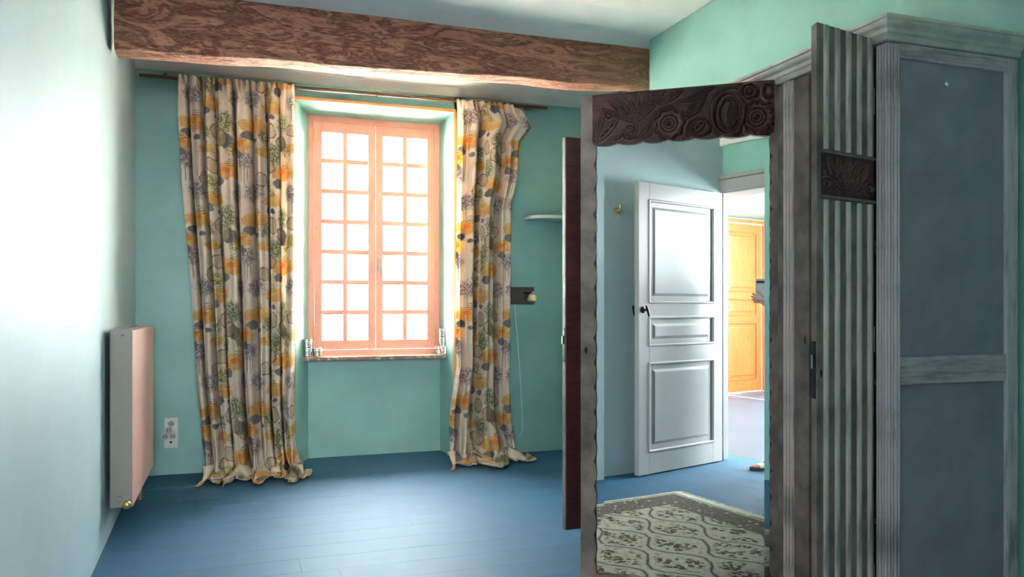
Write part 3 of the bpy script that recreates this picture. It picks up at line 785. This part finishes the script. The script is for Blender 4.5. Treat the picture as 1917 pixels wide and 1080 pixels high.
def relief(frame, w, z0f, z1, hf, nx, nz, depth, back):
    """frame: Matrix whose x runs along the door, y is outward, z is up"""
    mb = MB(frame); s = np.linspace(0, 1, nx); q = np.linspace(0, 1, nz)
    S, Q = np.meshgrid(s, q); Xw = S * w; zb = np.array([z0f(a) for a in s])
    Z = z1 + (zb[None, :] - z1) * Q
    Hh = hf(S, (z1 - Z)); Hh = Hh * depth + .0
    edge = np.minimum.reduce([S, 1 - S, Q, 1 - Q]) > 1e-6
    vs = [(Xw[j, i], Hh[j, i] if edge[j, i] else 0.0, Z[j, i]) for j in range(nz) for i in range(nx)]
    fs = [(j * nx + i, j * nx + i + 1, (j + 1) * nx + i + 1, (j + 1) * nx + i) for j in range(nz - 1) for i in range(nx - 1)]
    mb.add(vs, fs, True)
    # rim and back
    loop = [(0, i) for i in range(nx)] + [(j, nx - 1) for j in range(1, nz)] + [(nz - 1, i) for i in range(nx - 2, -1, -1)] + [(j, 0) for j in range(nz - 2, 0, -1)]
    fr_ = [(Xw[j, i], 0.0, Z[j, i]) for j, i in loop]; bk = [(x, -back, z) for x, _, z in fr_]; n = len(loop)
    mb.add(fr_ + bk, [(k, (k + 1) % n, n + (k + 1) % n, n + k) for k in range(n)])
    for i in range(nx - 1): mb.add([(Xw[0, i], -back, z1), (Xw[0, i + 1], -back, z1), (Xw[0, i + 1], -back, zb[i + 1]), (Xw[0, i], -back, zb[i])], [(0, 1, 2, 3)])
    return mb


def door_frame(origin, dirx, outward):
    dx = Vector((dirx[0], dirx[1], 0)).normalized(); o = Vector((outward[0], outward[1], 0)).normalized()
    m = Matrix.Identity(4); m.col[0][:3] = dx; m.col[1][:3] = o; m.col[2][:3] = (0, 0, 1); m.col[3][:3] = (origin[0], origin[1], 0)
    return m


# --- mirror door
nrm = Vector((.61188, .79095)); dr = Vector((.79095, -.61188))
F = door_frame((1.3136, 2.9317), dr, -nrm)
WD = .75; TH = .034
SCP = .098


def scal(v, amp): return amp * abs(math.sin(math.pi * v / SCP)) ** .55


fm = MB(F)
zz = [WB + (DT - .19 - WB) * i / 240 for i in range(241)]
left = [(0.0, WB), (0.0, DT), (.048, DT), (.048, DT - .19)] + [(.050 + scal(z - WB, .013), z) for z in reversed(zz)]
fm.prism([(a, b) for a, b in left], -TH, 0.0, 'y')
right = [(WD, WB)] + [(WD - .018 - scal(z - WB, .013), z) for z in zz] + [(WD - .014, DT - .19), (WD - .014, DT), (WD, DT)]
fm.prism(right, -TH, 0.0, 'y')
fm.box(.048, WD - .014, -TH, -.006, DT - .17, DT); fm.box(.05, WD - .018, -TH, 0, WB, WB + .045)
fm.box(.03, WD - .01, -TH - .002, -TH + .006, WB, DT)
md = obj('mirror_door', fm, 'dark_paint', wa)
hw = WD - .014 - .048
F2 = F @ Matrix.Translation((.048, .0, 0))
hm = relief(F2, hw, lambda a: DT - .196 - .009 * abs(math.sin(math.pi * a * hw / .1)) ** .7, DT,
            lambda S, D: carve_header(S * 345, D / .205 * 100), 420, 130, .022, .012)
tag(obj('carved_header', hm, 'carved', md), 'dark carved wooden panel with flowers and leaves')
gx0, gx1, gz0, gz1 = .045, WD - .012, WB + .03, DT - .165
BV = .030
bi = (gx0 + .018 + BV, gx1 - .008 - BV, gz0 + .022, gz1)
gm_ = MB(F); gm_.box(bi[0], bi[1], -.018, -.010, bi[2], bi[3])
obj('mirror_glass', gm_, 'mirror', md)
dpt = math.tan(math.radians(1.35)) * BV
bv = MB(F)
bv.add([(bi[0] - BV, -.010 - dpt, gz0), (bi[0], -.010, bi[2]), (bi[0], -.010, bi[3]), (bi[0] - BV, -.010 - dpt, gz1)], [(0, 1, 2, 3)])
obj('mirror_bevel', bv, 'mirror', md)
bv = MB(F); dpr = math.tan(math.radians(6.5)) * BV
bv.add([(bi[1] + BV, -.010 - dpr, gz0), (bi[1], -.010, bi[2]), (bi[1], -.010, bi[3]), (bi[1] + BV, -.010 - dpr, gz1)], [(0, 1, 2, 3)])
obj('mirror_bevel', bv, 'mirror', md)
bv = MB(F)
bv.add([(bi[0] - BV, -.010 - dpt, gz0), (bi[1] + BV, -.010 - dpr, gz0), (bi[1], -.010, bi[2]), (bi[0], -.010, bi[2])], [(0, 1, 2, 3)])
obj('mirror_bevel', bv, 'mirror', md)
kh = MB(F); kh.prism([(.022 + .006 * math.cos(k * math.pi / 8), 1.03 + .014 * math.sin(k * math.pi / 8)) for k in range(16)], -.002, .001, 'y')
obj('keyhole', kh, 'black', md)
for z in (.35, 1.1, 1.85):
    h = MB(F); h.tube([(WD + .004, -.016, z - .04), (WD + .004, -.016, z + .04)], .006, 8); obj('hinge', h, 'steel', md)


def striped_door(origin, dirx, outward, w, label=None):
    """origin = hinge side at the outer face, dirx towards the free edge"""
    f = door_frame(origin, dirx, outward)
    b = MB(f); b.box(0, w, -.036, 0.0, WB, DT)
    d = obj('side_door', b, 'dark_paint', wa, .003)
    ip = MB(f); ip.box(.004, w - .004, -.0395, -.036, WB + .002, DT - .002); obj('inner_board', ip, 'aubergine', d)
    pitch = (w - .012) / 5.0
    for zones in ((1.672, DT - .004), (WB + .02, 1.522)):
        for i in range(5):
            x = .006 + (i + .32) * pitch
            r = MB(f); hw_ = pitch * .235
            r.prism([(x + hw_ * math.cos(math.pi * k / 6), .0085 * math.sin(math.pi * k / 6)) for k in range(7)], zones[0], zones[1], 'z', False)
            obj('reed', r, 'reed', d)
    for z in (1.526, 1.660):
        r = MB(f); r.box(0.0, w - .016, -.001, .012, z, z + .009); obj('ledge', r, 'dark_paint', d, .002)
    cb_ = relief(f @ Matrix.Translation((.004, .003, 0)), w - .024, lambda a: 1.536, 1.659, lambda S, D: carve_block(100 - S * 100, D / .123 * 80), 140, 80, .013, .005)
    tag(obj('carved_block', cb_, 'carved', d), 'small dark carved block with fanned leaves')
    k_ = MB(f); k_.prism([(w - .020 + .005 * math.cos(k * math.pi / 6), 1.005 + .012 * math.sin(k * math.pi / 6)) for k in range(12)], -.001, .0012, 'y'); obj('keyhole', k_, 'black', d)
    lk = MB(f); lk.box(w, w + .002, -.030, -.006, .93, 1.10); lo = obj('lock_plate', lk, 'black_iron', d)
    lb = MB(f); lb.box(w, w + .010, -.024, -.012, 1.02, 1.06); obj('lock_bolt', lb, 'steel', d)
    for z in (.35, 1.1, 1.85):
        h = MB(f); h.tube([(-.004, -.006, z - .04), (-.004, -.006, z + .04)], .005, 8); obj('hinge', h, 'steel', d)
    return d


striped_door((1.905, 2.003), (1.631 - 1.905, 1.938 - 2.003), (-.23, -.97), .283)
dC = (1.552 - 1.905, 3.655 - 3.665)
striped_door((1.905, 3.697), dC, (-.03, 1.0), .353)

# ------------------------------------------------------------------ rug
A = Vector((.094, 1.18)); e1 = Vector((math.cos(math.radians(5)), math.sin(math.radians(5)))); e2 = Vector((-e1.y, e1.x))
rg = empty('rug', (A.x + .6, A.y + 1, 0), 'beige patterned rug with dark flecked border and cream fringe', 'rug')
nu, nv = 30, 40; V = []; UVs = []
for j in range(nv):
    for i in range(nu):
        u, v = i / (nu - 1) * RW, j / (nv - 1) * RL; p = A + e1 * u + e2 * v
        z = .007 + .002 * mnoise.noise(Vector((p.x * 3, p.y * 3, 0)))
        V.append((p.x, p.y, z)); UVs.append((u, v))
mb = MB(); mb.v = V; mb.f = [[j * nu + i, j * nu + i + 1, (j + 1) * nu + i + 1, (j + 1) * nu + i] for j in range(nv - 1) for i in range(nu - 1)]; mb.sm = [True] * len(mb.f)
ro = obj('pile', mb, 'rug', rg, 0, UVs); sd = ro.modifiers.new('thick', 'SOLIDIFY'); sd.thickness = .006; sd.offset = -1
for end in (0, 1):
    fb = MB()
    for i in range(220):
        u = RW * (i + random.random() * .6) / 220; base = A + e1 * u + (e2 * RL if end else e2 * 0); d = e2 * (1 if end else -1)
        tip = base + d * random.uniform(.045, .062) + e1 * random.uniform(-.012, .012); w_ = e1 * .0032
        fb.add([(base.x - w_.x, base.y - w_.y, .007), (base.x + w_.x, base.y + w_.y, .007), (tip.x + w_.x, tip.y + w_.y, .003), (tip.x - w_.x, tip.y - w_.y, .003),
                (base.x, base.y, .001), (tip.x, tip.y, .001)], [(0, 1, 2, 3), (0, 3, 5, 4), (1, 4, 5, 2), (2, 5, 3)])
    tag(obj('fringe', fb, 'fringe', rg), kind='stuff')

# ------------------------------------------------------------------ bedroom door, open against the left wall (seen in the mirror)
def panel_door(name, mat, f, w, h, th, handle_mat, knob=False, panels=((.105, .50, .30, .42),)):
    """f: local x along the width from hinge, y outward (towards the room), z up"""
    e = empty(name, (f @ Vector((w / 2, 0, 0))), None, None, None, 'structure')
    b = MB(f); st = .11
    zs = panels  # list of (z0, z1)
    b.box(0, st, -th, 0, .008, h); b.box(w - st, w, -th, 0, .008, h)
    cuts = [.008] + [q for p in zs for q in p] + [h]
    for k in range(0, len(cuts), 2): b.box(st, w - st, -th, 0, cuts[k], cuts[k + 1])
    leafo = obj('door_leaf', b, mat, e, .002)
    for (z0, z1) in zs:
        p = MB(f); p.box(st, w - st, -th + .008, -.012, z0, z1); m_ = .045
        for yy, sg in ((-.012, 1), (-th + .008, -1)):
            yo = yy + sg * .008
            p.add([(st + m_, yy, z0 + m_), (w - st - m_, yy, z0 + m_), (w - st - m_, yy, z1 - m_), (st + m_, yy, z1 - m_),
                   (st + m_ + .02, yo, z0 + m_ + .02), (w - st - m_ - .02, yo, z0 + m_ + .02), (w - st - m_ - .02, yo, z1 - m_ - .02), (st + m_ + .02, yo, z1 - m_ - .02)],
                  [(0, 1, 5, 4), (1, 2, 6, 5), (2, 3, 7, 6), (3, 0, 4, 7), (4, 5, 6, 7)])
        po = obj('door_panel', p, mat, leafo)
        g = MB(f)
        for yy in (.0,):
            a, c_ = st - .004, w - st + .004; r = .011
            for q0, q1 in (((a, z0), (c_, z0)), ((c_, z0), (c_, z1)), ((c_, z1), (a, z1)), ((a, z1), (a, z0))): g.tube([(q0[0], yy - .003, q0[1]), (q1[0], yy - .003, q1[1])], r, 8)
        obj('moulding', g, mat, leafo)
    return e, leafo


dirD = Vector((.074, .943)).normalized()
fD = door_frame((-.452, .115), dirD, (dirD.y, -dirD.x))
de, dl = panel_door('door_1', 'white_gloss', fD, .945, 2.095, .042, 'black_iron', panels=((.17, .80), (.93, 1.13), (1.24, 1.97)))
tag(de, 'white panelled bedroom door standing open, seen in the mirror')
hd = MB(fD)
for sg, y0 in ((1, 0), (-1, -.042)):
    hd.lathe([(0, 0), (.024, 0), (.024, .006), (.014, .010), (.009, .012), (.009, .045), (0, .046)], fD.inverted() @ (fD @ Vector((.905, y0, 1.185))), (0, sg, 0), 16)
    hd.tube([(.915, y0 + sg * .042, 1.215), (.905, y0 + sg * .046, 1.185), (.892, y0 + sg * .048, 1.14)], [.008, .010, .008], 10)
obj('door_handle', hd, 'black_iron', dl)
dj = MB(); dj.box(-.51, -.48, .015, .07, 0, 2.12); dj.box(.43, .475, -.2, .075, 0, 2.12)
struct('trim_2', dj, 'white_gloss', .004, 'white door jambs of the bedroom doorway')
dh = MB(); dh.box(-.56, .60, -.2, .085, 2.115, 2.205); dh.box(-.84, .44, -.2, .05, 2.10, 2.125); dh.box(-.575, .615, -.2, .105, 2.205, 2.235)
struct('trim_3', dh, 'white_gloss', .006, 'white painted door head seen in the mirror')
struct('trim_4', MB().box(-.52, .75, .05, .085, 2.47, 2.87), 'ceiling', .01, 'white boxed soffit above the doorway seen in the mirror')
hk = empty('coat_hook', (-.52, 1.15, 1.87), 'small brass coat hook on the left wall, seen in the mirror', 'hook')
hx_ = xl(1.15)
obj('hook_plate', MB().lathe([(0, 0), (.018, 0), (.018, .005), (.006, .007), (0, .008)], (hx_, 1.15, 1.90), (1, 0, 0), 14), 'brass', hk)
obj('hook_prong', MB().tube([(hx_ + .005, 1.15, 1.90), (hx_ + .045, 1.15, 1.888), (hx_ + .062, 1.15, 1.905), (hx_ + .060, 1.15, 1.93)], [.007, .006, .007, .010], 10), 'brass', hk)
obj('hook_prong', MB().tube([(hx_ + .005, 1.15, 1.89), (hx_ + .028, 1.15, 1.855), (hx_ + .045, 1.15, 1.86)], [.006, .006, .008], 10), 'brass', hk)

# ------------------------------------------------------------------ hall behind the camera
struct('floor_hall', MB().box(-4.2, 1.5, -5.2, -.15, -.12, 0.0), 'hall_floor', label='blue painted hall floor seen in the mirror')
struct('ceiling_hall', MB().box(-4.2, 1.5, -5.2, -.2, 3.0, 3.1), 'ceiling', label='white hall ceiling')
hw_ = MB(); hw_.box(-4.2, -3.80, -5.2, -4.53, -.1, 3.05); hw_.box(-4.2, -3.80, -3.63, .05, -.1, 3.05); hw_.box(-4.2, -3.80, -4.53, -3.63, 2.43, 3.05)
struct('wall_hall_left', hw_, 'hall_teal', label='pale teal hall wall around the orange door')
struct('wall_hall_bulkhead', MB().box(-3.80, -3.25, -5.0, -2.4, 2.47, 3.0), 'hall_teal', label='pale teal bulkhead above the orange hall door')
hb = MB(); hb.box(-4.2, -2.1, -5.2, -5.0, -.1, 3.05); hb.box(1.1, 1.5, -5.2, -5.0, -.1, 3.05); hb.box(-2.1, 1.1, -5.2, -5.0, -.1, .9); hb.box(-2.1, 1.1, -5.2, -5.0, 2.8, 3.05)
struct('wall_hall_back', hb, 'hall_teal', label='pale teal hall wall with an added window opening')
hr = MB(); hr.box(1.3, 1.5, -5.2, -3.5, -.1, 3.05); hr.box(1.3, 1.5, -1.7, -.2, -.1, 3.05); hr.box(1.3, 1.5, -3.5, -1.7, -.1, .8); hr.box(1.3, 1.5, -3.5, -1.7, 2.6, 3.05)
struct('wall_hall_right', hr, 'hall_teal', label='pale teal hall side wall with an added window opening')
struct('wall_hall_front', MB().box(-4.2, -.95, -.2, .05, -.1, 3.05), 'hall_teal', label='pale teal hall wall beside the bedroom doorway')
for k, (nm, bxs) in enumerate((('added_window_2', ((-2.1, 1.1, -5.12, -5.06, .9, .96), (-2.1, 1.1, -5.12, -5.06, 2.74, 2.8), (-2.1, -2.04, -5.12, -5.06, .26, 2.74), (1.04, 1.1, -5.12, -5.06, .26, 2.74), (-.53, -.47, -5.12, -5.06, .26, 2.74))),
                               ('added_window_3', ((1.38, 1.44, -3.5, -1.7, .8, .86), (1.38, 1.44, -3.5, -1.7, 2.54, 2.6), (1.38, 1.44, -3.5, -3.44, .86, 2.54), (1.38, 1.44, -1.76, -1.7, .86, 2.54), (1.38, 1.44, -2.63, -2.57, .86, 2.54))))):
    wm = MB()  # added hall windows, out of view, letting light into hall and bedroom
    for q in bxs: wm.box(*q)
    struct(nm, wm, 'white_gloss', .004, ('added unseen window in the back wall of the hall, for fill light', 'added unseen window in the side wall of the hall, for fill light')[k])
fO = door_frame((-3.79, -4.49), (0, 1), (1, 0))
oe, ol = panel_door('door_2', 'orange_wood', fO, .82, 2.39, .04, 'brass', panels=((.18, .98), (1.09, 1.32), (1.43, 2.27)))
tag(oe, 'varnished orange pine hall door with panels, seen in the mirror')
kn = MB(fO); kn.lathe([(0, 0), (.028, 0), (.028, .006), (.012, .01), (.012, .03), (.028, .042), (.024, .06), (0, .064)], (.765, 0, 1.23), (0, 1, 0), 16); obj('door_knob', kn, 'brass', ol)
kp = MB(fO); kp.box(.775, .815, .0, .004, 1.0, 1.55); obj('lock_plate', kp, 'white_gloss', ol)
jm = MB(); jm.box(-3.80, -3.76, -4.56, -4.50, 0, 2.45); jm.box(-3.80, -3.76, -3.66, -3.60, 0, 2.45); jm.box(-3.80, -3.76, -4.56, -3.60, 2.40, 2.45)
struct('trim_5', jm, 'orange_wood', .004, 'orange pine frame of the hall door')
# ------------------------------------------------------------------ the photographer, standing in the doorway, seen in the mirror
def skin(name, pts, edges, rad, mat, parent, sub=2, root=0, keep=True):
    me = bpy.data.meshes.new(name); c = Vector(pts[root]); c.z = min(p[2] for p in pts)
    me.from_pydata([Vector(p) - c for p in pts], edges, []); o = bpy.data.objects.new(name, me); COL.objects.link(o)
    sm = o.modifiers.new('skin', 'SKIN'); sm.use_smooth_shade = True
    for i, d in enumerate(me.skin_vertices[0].data):
        r = rad[i]; d.radius = (r, r) if not isinstance(r, tuple) else r; d.use_root = (i == root)
    ss = o.modifiers.new('sub', 'SUBSURF'); ss.levels = sub; ss.render_levels = sub
    dg = bpy.context.evaluated_depsgraph_get(); ev = o.evaluated_get(dg); nm = bpy.data.meshes.new_from_object(ev, depsgraph=dg)
    o.modifiers.clear(); o.data = nm; nm.name = name
    for p in nm.polygons: p.use_smooth = True
    nm.materials.clear(); nm.materials.append(M[mat])
    o.parent = parent; o.location = c - (ORG_W[parent.name] if parent else Vector((0, 0, 0))); ORG_W[o.name] = c
    return o


pe = empty('person', (.12, -.2, 0), 'person in blue trousers and coloured trainers holding a phone, reflected in mirror', 'person')
nv3 = Vector((.61188, .79095, 0)); dv3 = Vector((.79095, -.61188, 0)); zv = Vector((0, 0, 1)); PC = Vector((-.145, .035, 1.34))


def ph(a, b, c): return tuple(PC + dv3 * a + zv * b + nv3 * c)


P = [(.13, -.27, .97), (.13, -.28, 1.14), (.13, -.27, 1.34), (.13, -.26, 1.48), (.13, -.25, 1.555),           # 0-4 pelvis..neck
     (-.03, -.26, 1.42), (-.075, -.16, 1.17), ph(.055, -.125, -.05), ph(.015, -.085, -.03),                   # 5-8 left arm to palm
     (.29, -.27, 1.42), (.32, -.12, 1.19), ph(.16, -.10, -.04), ph(.105, -.055, -.03),                        # 9-12 right arm
     (.035, -.26, .90), (.0, -.12, .50), (-.035, .005, .10), (.225, -.27, .90), (.24, -.22, .50), (.245, -.25, .10)]  # 13-18 legs
Ed = [(0, 1), (1, 2), (2, 3), (3, 4), (2, 5), (5, 6), (6, 7), (7, 8), (2, 9), (9, 10), (10, 11), (11, 12), (0, 13), (13, 14), (14, 15), (0, 16), (16, 17), (17, 18)]
Rd = [(.145, .10), (.125, .09), (.15, .10), (.06, .055), .055, .055, .042, .027, (.036, .020), .055, .042, .027, (.036, .020), .085, .055, .038, .085, .055, .038]
# fingers: left hand wraps the lower left corner of the phone, right hand its right edge
for s0, chains in ((8, (((-.010, -.055, -.012), (-.045, -.045, -.004), (-.060, -.030, .012)), ((-.012, -.068, -.010), (-.052, -.062, .002), (-.070, -.052, .018)),
                        ((-.010, -.082, -.008), (-.050, -.080, .006), (-.068, -.074, .022)), ((-.004, -.098, -.006), (-.040, -.098, .008), (-.055, -.096, .020)),
                        ((.012, -.050, .004), (-.012, -.025, .012), (-.030, -.008, .014)))),
                   (12, (((.075, -.030, -.012), (.050, -.012, .010), (.035, -.004, .014)), ((.075, -.048, -.010), (.050, -.035, .012), (.032, -.030, .015)),
                         ((.078, -.066, -.010), (.052, -.058, .012), (.034, -.054, .015)), ((.084, -.084, -.010), (.058, -.080, .012), (.042, -.078, .015)),
                         ((.085, -.035, -.030), (.060, -.005, -.022), (.045, .015, -.016))))):
    for ch in chains:
        prev = s0
        for k, q in enumerate(ch):
            P.append(ph(*q)); Rd.append((.0095, .0088, .0075)[k]); Ed.append((prev, len(P) - 1)); prev = len(P) - 1
body = skin('body', P, Ed, Rd, 'skin', pe, 2, 0)
# head, with brow, nose, chin and ears, joined to the body mesh
bmh = bmesh.new(); bmesh.ops.create_icosphere(bmh, subdivisions=4, radius=1.0)
for v in bmh.verts:
    x, y, z = v.co
    wx_ = .076 * (1 - .16 * max(0, -z)); p = Vector((x * wx_, y * .095, z * .115))
    if y > 0:
        p.y -= .012 * max(0, -z) * 0
        p.y += .022 * math.exp(-((x / .16) ** 2) - ((z + .12) / .2) ** 2) + .008 * math.exp(-((x / .5) ** 2) - ((z - .22) / .1) ** 2)   # nose, brow
        p.y -= .010 * (math.exp(-(((x - .36) / .16) ** 2) - ((z - .06) / .1) ** 2) + math.exp(-(((x + .36) / .16) ** 2) - ((z - .06) / .1) ** 2))  # eye sockets
        p.y += .006 * math.exp(-((x / .3) ** 2) - ((z + .47) / .07) ** 2)
    p.x += (.016 if x > 0 else -.016) * math.exp(-((abs(x) - 1) / .12) ** 2 - (y / .16) ** 2 - (z / .28) ** 2)
    v.co = p + Vector((.13, -.225, 1.655)) - ORG_W[body.name]
hme = bpy.data.meshes.new('h'); bmh.to_mesh(hme); bmh.free()
bmb = bmesh.new(); bmb.from_mesh(body.data); bmb.from_mesh(hme); bmb.to_mesh(body.data); bmb.free()
for p in body.data.polygons: p.use_smooth = True
for sx in (-1, 1):
    obj('eye', MB().lathe([(0, .0), (.008, .002), (.006, .006), (0, .008)], (.13 + sx * .029, -.146, 1.662), (0, 1, 0), 10), 'shoe_white', body)
obj('mouth', MB().tube([(.108, -.138, 1.600), (.13, -.130, 1.599), (.152, -.138, 1.600)], [.002, .005, .002], 8), 'shoe_red', body)
hb_ = bmesh.new(); bmesh.ops.create_icosphere(hb_, subdivisions=4, radius=1.0); hv = []
for v in hb_.verts:
    x, y, z = v.co; r = 1 + .03 * mnoise.noise(v.co * 6); v.co = Vector((x * .086 * r, y * .106 * r, z * .122 * r)) + Vector((.13, -.232, 1.668))
rm = [v for v in hb_.verts if (v.co.y > -.19 and v.co.z < 1.715) or v.co.z < 1.60]
bmesh.ops.delete(hb_, geom=rm, context='VERTS'); hb_.verts.ensure_lookup_table(); hb_.verts.index_update()
mbh = MB().add([tuple(v.co) for v in hb_.verts], [[v.index for v in f.verts] for f in hb_.faces], True); hb_.free()
obj('hair', mbh, 'hair', pe)
skin('sweater', P[:3] + [(.13, -.265, 1.445)] + P[5:8] + P[9:12], [(0, 1), (1, 2), (2, 3), (2, 4), (4, 5), (5, 6), (2, 7), (7, 8), (8, 9)],
     [(.158, .113), (.145, .105), (.165, .115), (.07, .065), .068, .055, .040, .068, .055, .040], 'sweater', pe, 2, 0)
skin('trousers', [(.13, -.27, 1.0), (.13, -.27, .94)] + P[13:15] + [(-.030, -.01, .115)] + P[16:18] + [(.245, -.245, .115)], [(0, 1), (1, 2), (2, 3), (3, 4), (1, 5), (5, 6), (6, 7)],
     [(.152, .108), (.158, .115), .098, .075, .062, .098, .075, .062], 'denim', pe, 2, 1)


def shoe(heel, toe):
    h = Vector(heel); d = (Vector(toe) - h); L = d.length; d.normalize(); s_ = d.cross(zv); m = Matrix.Identity(4)
    m.col[0][:3] = d; m.col[1][:3] = s_; m.col[2][:3] = zv; m.col[3][:3] = h
    def hw(t): return (.030 + .014 * math.sin(min(1, t * 1.25) * math.pi * .5)) * (1 if t < .8 else math.sqrt(max(0.02, 1 - ((t - .8) / .2) ** 2)))
    def top(t): return .085 - .018 * t if t < .3 else .0796 - .052 * ((t - .3) / .7) ** .8
    def sec(t0, t1, n=10, k=10):
        vs = []; fs = []
        for i in range(n + 1):
            t = t0 + (t1 - t0) * i / n; w = hw(t); z1 = top(t)
            for j in range(k + 1):
                a = math.pi * j / k; vs.append((t * L, -w * math.cos(a), .018 + (z1 - .018) * math.sin(a) ** .7))
        for i in range(n):
            for j in range(k): fs.append((i * (k + 1) + j, i * (k + 1) + j + 1, (i + 1) * (k + 1) + j + 1, (i + 1) * (k + 1) + j))
        return vs, fs
    up = obj('shoe', MB(m).add(*sec(.0, .62), True), 'shoe_blue', pe)
    so = MB(m); out = [(t / 16 * L, hw(t / 16) + .005) for t in range(17)]
    so.prism([(-.006, 0)] + [(x, -w) for x, w in out] + [(L + .005, 0)] + [(x, w) for x, w in reversed(out)], 0.0, .022); obj('sole', so, 'shoe_sole', up)
    obj('toe_cap', MB(m).add(*sec(.78, 1.0), True), 'shoe_red', up); obj('vamp', MB(m).add(*sec(.62, .78), True), 'shoe_white', up)
    st = MB(m)
    for t in (.38, .48): st.add([(t * L, -hw(t) - .002, .02), ((t + .05) * L, -hw(t) - .002, .02), ((t + .11) * L, -.012, top(t + .1) + .003), ((t + .06) * L, -.012, top(t + .06) + .003)], [(0, 1, 2, 3)])
    obj('stripe', st, 'shoe_white', up)
    lc = MB(m)
    for t in (.36, .43, .50, .57): lc.tube([(t * L, -.018, top(t) - .004), (t * L + .004, 0, top(t) + .004), (t * L, .018, top(t) - .004)], .003, 6)
    obj('laces', lc, 'shoe_white', up)


shoe((-.005, -.055, 0), (-.108, .200, 0)); shoe((.23, -.31, 0), (.27, -.035, 0))
phn = empty('phone', ph(0, -.078, 0), 'silver-grey phone with black camera bar, reflected in the mirror', 'phone')
fp_ = door_frame(PC, dv3, nv3)
b = MB(fp_); rr = []
for cx_, cz_, a0 in ((.0275, .0675, 0), (-.0275, .0675, 90), (-.0275, -.0675, 180), (.0275, -.0675, 270)):
    rr += [(cx_ + .010 * math.cos(math.radians(a0 + 15 * k)), PC.z + cz_ + .010 * math.sin(math.radians(a0 + 15 * k))) for k in range(7)]
b.prism(rr, -.004, .004, 'y'); obj('phone_body', b, 'phone', phn, .0015)
b = MB(fp_); b.box(-.031, .031, .004, .0065, PC.z + .045, PC.z + .063); cbb = obj('camera_bar', b, 'black', phn, .001)
b = MB(fp_); b.box(-.034, .034, -.0046, -.004, PC.z - .072, PC.z + .072); obj('screen', b, 'black', phn)
b = MB(fp_); b.box(-.040, -.0375, -.005, .005, PC.z - .068, PC.z + .076); b.box(-.038, .038, -.005, .005, PC.z + .0775, PC.z + .080); obj('case_rim', b, 'shoe_white', phn)
